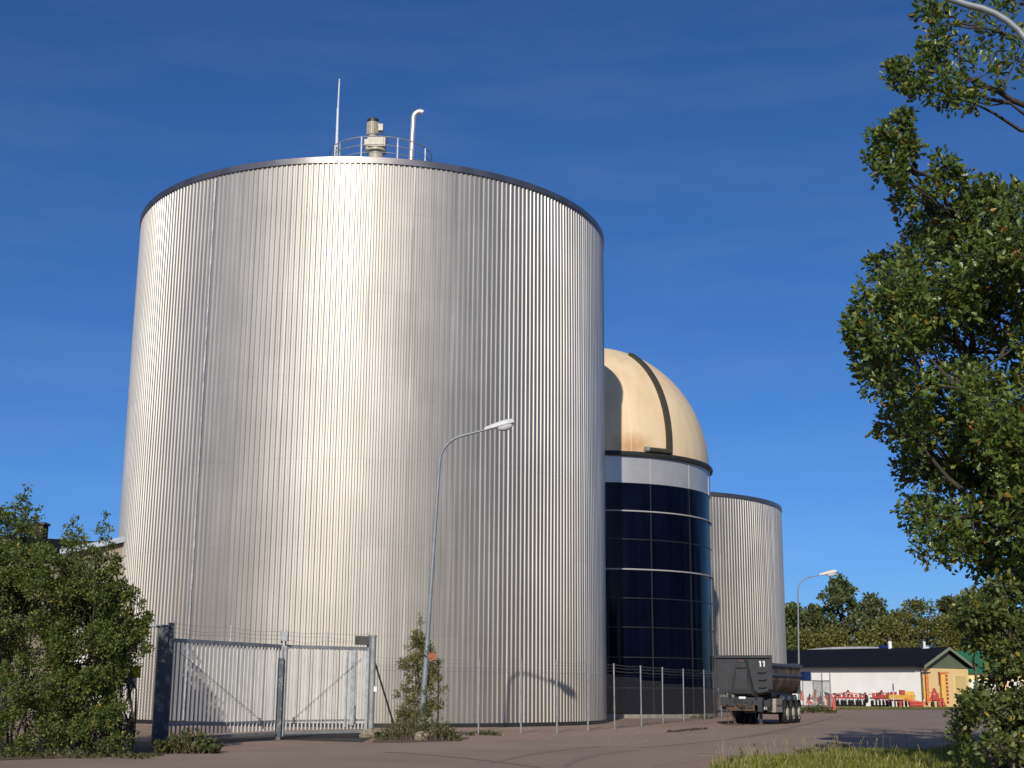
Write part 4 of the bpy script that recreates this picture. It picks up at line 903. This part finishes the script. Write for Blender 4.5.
def mower():
    Y = 127.0; a, b = at(927.5, 707, Y), at(945, 707, Y); c = (a.x + b.x) / 2; loc = (c, Y, 0)
    t = thing('folding_mower', 'orange and yellow mower with both wings folded up before the yellow gable', 'farm machine', loc, 0, 'farm machines along the workshop wall')
    h = at(930, 672.5, Y).z; xl, xr = a.x - c, b.x - c
    m = MB(); m.box((xl + .05, 0, h / 2 + .2), (.26, .5, h - .5)); m.box((xl - .2, .1, h * .62), (.14, .3, h * .7)); w1_ = m.build('raised_wing', M['orange'], t)
    MB().box((xl - .25, 0, h / 2 + .3), (.16, .42, h - .9)).build('wing_cloth', M['yellow'], w1_)
    MB().box((xl, -.05, h - .02), (.75, .55, .14)).build('wing_end', M['dark_iron'], w1_)
    m = MB(); m.box((xr - .08, 0, h / 2 + .15), (.42, .5, h - .5)); w2_ = m.build('raised_wing', M['yellow'], t)
    m = MB()
    for k in range(8): m.box((xr + .28, 0, .5 + (h - .8) * k / 7), (.16, .4, .26))
    m.box((xr - .32, .05, h * .8), (.1, .4, h * .35)); m.build('rotor_row', M['red'], w2_)
    MB().box((xr + .02, -.05, h - .02), (.85, .55, .16)).build('wing_end', M['orange'], w2_)
    m = MB(); m.box((0, 0, .75), (abs(xr - xl) * .8, .6, .3)); m.bar((-.5, -.2, .7), (-.15, -.2, 1.75), .16); m.bar((.25, -.2, .7), (-.15, -.2, 1.75), .14); m.box((-.1, -.2, .95), (.6, .5, .5)); m.bar((xl, -.1, 1.4), (xr, -.1, 1.25), .07); m.build('frame', M['red'], t)
    for x in (-.45, .1, .5):
        m = MB(); m.lathe([(0, -.1), (.28, -.1), (.3, 0), (.28, .1), (0, .1)], (0, 0, 0), 16); m.v = [(x + z, -.45 + xx, .3 + yy) for xx, yy, z in m.v]; m.build('wheel', M['red' if x > 0 else 'black'], t)
mower()
gm_ = at(969, 706, 128); gm_.z = 0
t = thing('green_machine', 'green farm machine mostly hidden by the right hand shrub', 'farm machine', gm_, .3)
MB().prism([(-.9, -.5, .5), (.9, -.5, .5), (1.0, -.5, 1.0), (.3, -.5, 1.3), (-.8, -.5, 1.1)], (0, 1, 0)).build('body', M['green'], t)
for x in (-.55, .6):
    m = MB(); m.lathe([(0, -.12), (.42, -.12), (.42, .12), (0, .12)], (0, 0, 0), 18); m.v = [(x + xx, -.55 + z, .42 + yy) for xx, yy, z in m.v]; m.build('wheel', M['black'], t)
sp = at(894, 707, 126); sp.z = 0
t = thing('road_sign', 'narrow blue road sign seen edge on, on a thin white pole', 'sign', sp)
zt = at(893.5, 683.5, 126).z
MB().tube([(0, 0, 0), (0, 0, zt)], .045, 8).build('pole', M['white_metal'], t)
m = MB(); m.lathe([(0, -.025), (.32, -.025), (.32, .025), (0, .025)], (0, 0, 0), 20)
a = R(68); m.v = [((xx * math.cos(a) - z * math.sin(a)), xx * math.sin(a) + z * math.cos(a) - .07, zt - .3 + yy) for xx, yy, z in m.v]; m.build('disc', mat('sign_blue_dark', (.03, .035, .13), .5), t)

# ------------------------------------------------------------------ vegetation
# distant wood behind the workshop: every tree on its own
rnd = random.Random(12)
def far_tree(kind, x, ytop, Y, wpx, seed, label):
    p = at(x, 700, Y); top = at(x, ytop, Y).z; wr = wpx / F * Y / 2; r_ = random.Random(seed); cl = []
    base = Vector((p.x, Y, 0))
    if kind == 'pine':
        zs0 = top * .22
        for k in range(46):
            u = r_.random() ** .8; z = zs0 + (top - zs0) * u; prof = wr * (1 - u ** 2.2) ** .7 * (.55 + .45 * min(1, u * 3)) + .3
            a = r_.uniform(0, 6.28); rr = prof * math.sqrt(r_.random()) ; cl.append((base + Vector((rr * math.cos(a), rr * math.sin(a), z)), r_.uniform(.7, 1.25)))
        cl.append((base + Z * (top - .6), .7))
        return plant('pine_tree', label, 'tree', base, cl, 22, None, .55, 'kite', M['pine_leaf'], M['bark'], seed, base + Z * (top - .8), .3, .04, 1, 6, .5, 'trees beyond the workshop', up=.4)
    for k in range(44):
        u = r_.random(); z = top * .12 + top * .84 * u; prof = wr * math.sin(math.pi * (.12 + .8 * u)) ** .6
        a = r_.uniform(0, 6.28); rr = prof * math.sqrt(r_.random()); cl.append((base + Vector((rr * math.cos(a), rr * math.sin(a), z)), r_.uniform(.8, 1.4)))
    cl.append((base + Z * (top - .7), .7))
    return plant('birch_tree', label, 'tree', base, cl, 24, None, .42, 'kite', M['birch_leaf'], M['birch_bark'], seed, base + Z * (top - 1), .22, .03, 1, 7, .5, 'trees beyond the workshop')
FT = [('pine', 794, 610, 186, 32, 'narrow dark pine just right of the distant tank'), ('pine', 817, 610, 192, 22, 'slim dark spruce left of the tallest pine'),
      ('pine', 846, 583, 184, 62, 'tallest broad pine above the black workshop roof'), ('pine', 876, 602, 188, 46, 'lopsided pine right of the tallest one'),
      ('birch', 806, 633, 178, 34, 'rounded olive tree behind the lamp pole'), ('birch', 835, 629, 176, 38, 'olive green tree in front of the tallest pine'),
      ('birch', 866, 632, 175, 38, 'olive green tree above the middle of the black roof'), ('birch', 893, 620, 177, 34, 'olive tree behind the chimney of the workshop'),
      ('birch', 905, 611, 190, 26, 'thin topped birch left of the pale tall birch'), ('birch', 922, 600, 182, 42, 'tall pale birch over the gable end'),
      ('birch', 948, 620, 180, 38, 'broad olive tree right of the gable peak'), ('pine', 955, 604, 194, 30, 'dark pine partly behind the near oak leaves'),
      ('birch', 978, 614, 184, 44, 'olive tree seen through the near shrub'), ('birch', 1010, 612, 182, 46, 'olive tree at the right edge behind the shrub')]
for i, (k, x, yt, Y, wpx, lab) in enumerate(FT): far_tree(k, x, yt, Y, wpx, 40 + i, lab)
for i, (x, Y) in enumerate(((1060, 185), (1110, 190), (1165, 186))): far_tree('birch', x, 608, Y, 50, 80 + i, ('first', 'second', 'third')[i] + ' tree beyond the right edge behind the wood')

# belt of woodland round the yard, outside the picture: it is what the tank sides mirror
rng = np.random.default_rng(31); P = []; D = []; S = []; tk = MB(); rnd = random.Random(31)
belt = [(-170, 150), (-110, 60), (-75, 0), (-40, -42), (20, -50), (62, -20), (72, 30), (80, 80), (98, 132)]
for (ax, ay), (bx2, by2) in zip(belt[:-1], belt[1:]):
    L_ = math.hypot(bx2 - ax, by2 - ay); n_ = int(L_ / 4.2)
    for k in range(n_):
        t_ = (k + rnd.random()) / n_; x, y = ax + (bx2 - ax) * t_ + rnd.gauss(0, 3), ay + (by2 - ay) * t_ + rnd.gauss(0, 3)
        hgt = rnd.uniform(17, 25) if y > -15 else rnd.uniform(12, 15); wr = rnd.uniform(2.6, 4.2); tk.tube([(x, y, 0), (x, y, hgt * .8)], [.22, .06], 6, False)
        m_n = 900; u = rng.random(m_n); z = hgt * (.06 + .94 * u); pr_ = wr * np.sin(np.pi * (.1 + .85 * u)) ** .6 * np.sqrt(rng.random(m_n)); a = rng.random(m_n) * 6.2832
        P += list(zip(x + pr_ * np.cos(a), y + pr_ * np.sin(a), z)); D += list(rng.normal(size=(m_n, 3)) + np.array([0, 0, .3])); S += list(rng.uniform(.6, 1.1, m_n))
wd = leaves('woodland', P, D, np.array(S), 'kite', M['pine_leaf'], rng=rng); wd['kind'] = 'stuff'
tk.build('woodland_trunks', M['bark'])['kind'] = 'stuff'
# big oak at the right, crown pieces placed through its real depth
oak_poly = [(905, 192), (893, 214), (896, 236), (872, 246), (860, 258), (866, 290), (848, 300), (838, 342), (856, 374), (862, 405), (858, 428), (880, 452), (884, 482), (900, 500), (892, 530), (896, 556), (930, 572), (965, 592), (1010, 600), (1090, 610), (1180, 560), (1230, 420), (1210, 200), (1110, 150), (1022, 185), (1000, 170), (960, 185)]
oc_ = []
for x, y, rpx, Y in ((905, 72, 20, 24.2), (893, 78, 13, 24.3), (925, 60, 22, 24.5), (945, 82, 24, 24), (940, 25, 22, 24.6), (930, 8, 16, 24.6), (960, 50, 28, 25), (985, 75, 26, 24.2), (1000, 25, 30, 25), (975, 5, 26, 25.5), (1015, 60, 26, 24.7), (950, 98, 14, 24), (970, 100, 12, 24.4), (935, 45, 14, 24.2), (918, 88, 12, 24.1), (1030, -10, 34, 25), (990, -30, 34, 25.5),
                     (1060, 40, 40, 25), (1080, -20, 40, 26), (1120, 60, 44, 26), (1110, 110, 40, 26.5)):
    oc_.append((at(x, y, Y), rpx / F * Y))
oc_ += clusters_in(oak_poly, 430, 22.5, 29.0, .3, .55, 21, 1.05)
for x, y, rpx, Y in ((884, 140, 13, 23.6), (897, 128, 12, 23.8), (905, 145, 11, 23.9), (893, 160, 13, 23.7), (884, 172, 9, 23.6), (903, 118, 7, 23.7), (912, 150, 7, 23.8), (897, 182, 8, 23.7), (874, 138, 5, 23.6), (872, 160, 6, 23.6),
                     (945, 165, 14, 24.5), (952, 178, 17, 24.7), (930, 190, 14, 24.4), (985, 190, 16, 25), (965, 185, 18, 25), (1005, 195, 18, 25), (876, 264, 8, 24), (854, 332, 9, 24), (864, 350, 10, 24.4), (857, 318, 8, 24.2), (848, 343, 5, 24), (905, 200, 12, 24.2), (868, 345, 14, 24)):
    oc_.append((at(x, y, Y), rpx / F * Y))
ob_ = Vector((12.6, 26.3, 0))
plant('oak_tree', 'large oak with dark lobed leaves filling the right side', 'tree', ob_, oc_, 24, None, .15, 'oak', M['oak_leaf'], M['bark'], 5, at(1085, 60, 26.3), .3, .01, 1, 7, .13, anchors=(([at(1088, 210, 26.3), at(1050, 120, 25.4), at(1000, 92, 24.6), at(950, 72, 24.4), at(915, 72, 24.2)], .09, .02), ([at(1085, 110, 26.3), at(1030, 40, 25.2), at(970, 25, 24.8)], .08, .02)))
# shrub below the oak
sh_poly = [(1030, 560), (985, 572), (962, 592), (950, 612), (962, 640), (985, 665), (972, 690), (962, 712), (958, 740), (972, 768), (1000, 785), (1060, 785), (1100, 700), (1090, 590)]
scl = clusters_in(sh_poly, 100, 22.8, 25.2, .22, .42, 33, 1.0)
for x, y, rpx in ((964, 605, 6), (962, 622, 6), (972, 604, 8), (960, 715, 9), (968, 700, 9), (975, 640, 10), (962, 735, 10), (966, 752, 10)): scl.append((at(x, y, 23.5), rpx / F * 23.5))
sb = at(1022, 768, 24.2); sb.z = 0
plant('shrub', 'pale leafed shrub with yellow leaves growing under the oak', 'shrub', sb, scl, 26, None, .105, 'oval', M['shrub_leaf'], M['birch_bark'], 6, None, .045, .008, 7, 7, .12, spread=.5, partnames=('stems', 'foliage'))
# thicket on the left: three bushes
b1 = [(-70, 770), (-80, 560), (-40, 520), (0, 505), (22, 500), (34, 520), (52, 545), (66, 600), (72, 680), (70, 752), (40, 758)]
b2 = [(48, 758), (40, 700), (44, 600), (60, 545), (78, 530), (92, 545), (110, 575), (128, 620), (135, 680), (126, 720), (135, 735), (120, 752)]
b3 = [(92, 600), (104, 566), (120, 580), (128, 604), (146, 622), (149, 648), (136, 664), (122, 682), (116, 735), (95, 745), (88, 680)]
for nm, poly, nn_, Y0, Y1, sd_, bx, lab, extra in (
        ('bush', b1, 165, 30.6, 33.6, 51, 10, 'biggest leafy bush of the thicket, at the left edge', ((29, 488, 1.5), (26, 497, 3), (18, 500, 3), (22, 508, 4), (14, 508, 3), (30, 507, 3), (37, 509, 2.5), (24, 518, 5), (12, 518, 5), (33, 520, 4), (40, 520, 2.5), (2, 508, 2), (0, 516, 5), (38, 532, 5), (22, 528, 7))),
        ('bush', b2, 120, 31.0, 33.6, 52, 85, 'middle bush of the thicket, in front of the metal roofed wing', ((75, 517, 1.5), (73, 525, 2.5), (68, 530, 3), (79, 531, 2.5), (74, 538, 4), (82, 540, 3.5), (64, 541, 4), (72, 547, 6))),
        ('bush', b3, 55, 31.6, 33.8, 53, 122, 'slender bush of the thicket next to the dark gate post', ((105, 517, 1.5), (103, 525, 2.5), (100, 532, 3), (109, 529, 2), (104, 540, 3.5), (112, 546, 3), (128, 600, 6), (133, 592, 5), (146, 620, 6), (150, 615, 4), (142, 634, 7), (146, 650, 5), (101, 558, 7), (140, 605, 4), (112, 560, 6), (118, 570, 6), (122, 586, 7), (108, 574, 8), (114, 590, 8), (128, 598, 6), (96, 552, 5), (118, 558, 3)))):
    cl = clusters_in(poly, nn_, Y0, Y1, .22, .42, sd_, .7)
    for x, y, rpx in extra: cl.append((at(x, y, 32), rpx / F * 32))
    if sd_ == 51: cl += clusters_in([(-60, 560), (-30, 535), (10, 528), (45, 540), (62, 570), (66, 625), (40, 640), (-60, 640)], 60, 30.8, 33.2, .2, .34, 58, .7)
    if sd_ == 52: cl += clusters_in([(50, 600), (60, 548), (92, 552), (115, 590), (122, 640), (60, 650)], 26, 31.2, 33.2, .18, .3, 59, .7)
    bb_ = at(bx, 752, 32.2); bb_.z = 0
    plant(nm, lab, 'bush', bb_, cl, 36, None, .07, 'oval', M['bush_leaf'], M['bark'], sd_, None, .035, .005, 8, 8, .1, spread=.45, group='bushes of the left thicket', partnames=('stems', 'foliage'))
# young tree and weeds at the lamp foot
yp = [(421, 622), (432, 645), (441, 668), (443, 695), (447, 722), (420, 735), (397, 728), (395, 700), (398, 672), (405, 650), (414, 634)]
cl = clusters_in(yp, 80, 42.6, 44.2, .14, .28, 61, .6)
for x, y, r_ in ((421, 616, 2), (420, 624, 3), (417, 634, 4), (424, 640, 4), (411, 648, 5), (430, 652, 5), (403, 665, 5), (440, 664, 5), (396, 694, 5), (444, 690, 5)): cl.append((at(x, y, 43.2), r_ / F * 43.2))
yb = at(415, 738, 43.3); yb.z = 0
plant('young_tree', 'small cone shaped young tree around the street lamp foot', 'tree', yb, cl, 22, None, .062, 'oval', M['young_leaf'], M['birch_bark'], 62, at(421, 624, 43.3), .045, .007, 1, 6, .09)
def weed(label, x0, x1, ytop, yb_, Y, n_, seed, size=.09, spiky=0):
    """low herb clump: leaves on many short stalks"""
    rng = np.random.default_rng(seed); rn = random.Random(seed); c = at((x0 + x1) / 2, yb_, Y); c.z = 0; hw_ = (x1 - x0) / 2 / F * Y; H_ = (yb_ - ytop) / F * Y
    t = thing('weed_clump', label, 'weeds', c, 0, 'weeds along the road edge'); P = []; D = []; S = []; st = MB()
    for k in range(n_):
        u = rn.uniform(-1, 1); x = u * hw_; y = rn.uniform(-.5, .5) * min(1.6, hw_ * 1.2); h = H_ * (1 - .7 * abs(u) ** 1.6) * rn.uniform(.35, 1.0); lx, ly = rn.uniform(-.15, .15), rn.uniform(-.15, .15)
        st.tube([(x, y, 0), (x + lx, y + ly, h)], [.006, .002], 4, False)
        for j in range(10):
            f = rn.uniform(.1, 1); P.append((x + lx * f, y + ly * f, h * f)); d = rng.normal(size=3); d[2] = abs(d[2]) * .8 + .3; D.append(d); S.append(size * rn.uniform(.6, 1.3))
    st.build('stalks', M['birch_bark'], t); leaves('foliage', P, D, S, 'kite', M['weed'], t, rng=rng)
weed('broad weed clump round the foot of the street lamp', 378, 457, 714, 742, 42.3, 230, 71, .08)
weed('tall grassy weed clump beside the dark gate post', 158, 216, 732, 755, 33.2, 220, 72, .1)
weed('ragged weed clump on the dirt edge of the grass verge', 800, 880, 741, 752, 34.8, 70, 76, .09)
weed('straggly green sprig at the edge of the road', 734, 770, 738, 764, 29.5, 22, 73, .07)
weed('low weeds in front of the left thicket', -20, 150, 751, 758.5, 31.0, 240, 74, .06)
for k, (x0, x1, yy, Y, lab) in enumerate(((690, 712, 719, 74.0, 'small green tuft by the fence end next to the trailer'), (468, 500, 737, 46.6, 'scrubby low tuft at the first fence post right of the lamp'), (372, 384, 738, 44.5, 'small tuft behind the concrete lump at the right gate post'))):
    weed(lab, x0, x1, yy - 5, yy, Y, 40, 90 + k, .07)
weed('green tuft under the storage cage', 796, 834, 704, 713.5, 94.5, 90, 75, .16)
rock('boulder', 'yellowish boulder among weeds at the street lamp foot', gnd(421.5, 740.6), .24, 6, .8).location.z = -.02
# grass on the verge under the oak
rng = np.random.default_rng(9); N = 0; P = []; D = []; S = []
vx = [p for p in verge_poly]
while len(P) < 95000:
    x = rng.uniform(2.5, 17); y = rng.uniform(24, 42)
    if inside(vx, x, y):
        edge = inside(vx, x - .35, y + .3); pn = math.sin(x * 1.7) + math.sin(y * 2.3 + x) + math.sin(x * .6 - y * .9)
        if not edge and rng.random() < .8: continue
        if pn < -.4 and rng.random() < .75: continue
        P.append((x, y, .008)); d = rng.normal(size=3) * .35; d[2] = 1; D.append(d); S.append(rng.uniform(.05, .19) * (1.5 if pn > .9 else 1))
gr = leaves('grass', P, D, np.array(S), 'blade', M['grass'], rng=rng); gr['kind'] = 'stuff'
stk = MB(); rnd = random.Random(19)
while len(stk.f) < 500 * 4:
    x, y = rnd.uniform(3, 16), rnd.uniform(26, 40)
    if inside(verge_poly, x, y) and (not inside(verge_poly, x - .9, y + .8) or rnd.random() < .1):
        h_ = rnd.uniform(.25, .6); lx, ly = rnd.uniform(-.12, .12), rnd.uniform(-.1, .1)
        stk.tube([(x, y, 0), (x + lx * .4, y + ly * .4, h_ * .7), (x + lx, y + ly, h_)], [.004, .003, .007], 4, False)
struct('dry_grass_stalks', stk, mat('straw', (.3, .24, .12), .8, var=.3), 'stuff')
# thicker blades need width: scale kept in the blade outline
P = []; D = []; S = []
for k in range(9000):
    t_ = rng.random(); a = gnd(828 + 180 * t_, 709.0); P.append((a.x, a.y + rng.uniform(-1.5, 3.5), .01)); d = rng.normal(size=3) * .3; d[2] = 1; D.append(d); S.append(rng.uniform(.06, .16))
gr2 = leaves('verge_grass', P, D, np.array(S) * 1.3, 'blade', M['grass'], rng=rng); gr2['kind'] = 'stuff'
# loose stones and clods on the gravel
rnd = random.Random(77); st = MB()
for k in range(1500):
    if rnd.random() < .55: p = gnd(rnd.uniform(380, 720), rnd.uniform(726, 742))
    else: p = gnd(rnd.uniform(140, 1000), rnd.uniform(712, 767))
    r_ = rnd.uniform(.008, .028) * (1.0 if p.y > 40 else .7); n0 = len(st.v)
    vs = [(p.x + r_ * rnd.uniform(.7, 1.2), p.y, .0), (p.x, p.y + r_, .0), (p.x - r_ * rnd.uniform(.7, 1.2), p.y, .0), (p.x, p.y - r_, .0), (p.x + r_ * .2, p.y, r_ * rnd.uniform(.5, 1))]
    st.add(vs, [(0, 1, 4), (1, 2, 4), (2, 3, 4), (3, 0, 4)])
struct('loose_gravel', st, M['stone'], 'stuff')
cl_ = MB(); rnd = random.Random(5)
for k in range(120):
    t_ = rnd.random(); p = gnd(668 + 38 * t_, 732.2 - 3.2 * t_ + rnd.gauss(0, .35)); r_ = rnd.uniform(.03, .09); z_ = .004
    cl_.add([(p.x + r_, p.y, z_), (p.x, p.y + r_, z_), (p.x - r_, p.y, z_), (p.x, p.y - r_, z_), (p.x, p.y, r_ * .9)], [(0, 1, 4), (1, 2, 4), (2, 3, 4), (3, 0, 4)])
struct('soil_clods', cl_, M['earth_dark'], 'stuff')
mh = gnd(706, 755)
tag(MB().lathe([(0.0, .022), (.33, .022), (.36, .012), (.36, .002)], (0, 0, 0), 28).build('manhole_cover', M['tar'], smooth=30), 'dark round manhole cover in the road', 'manhole').location = (mh.x, mh.y, 0)
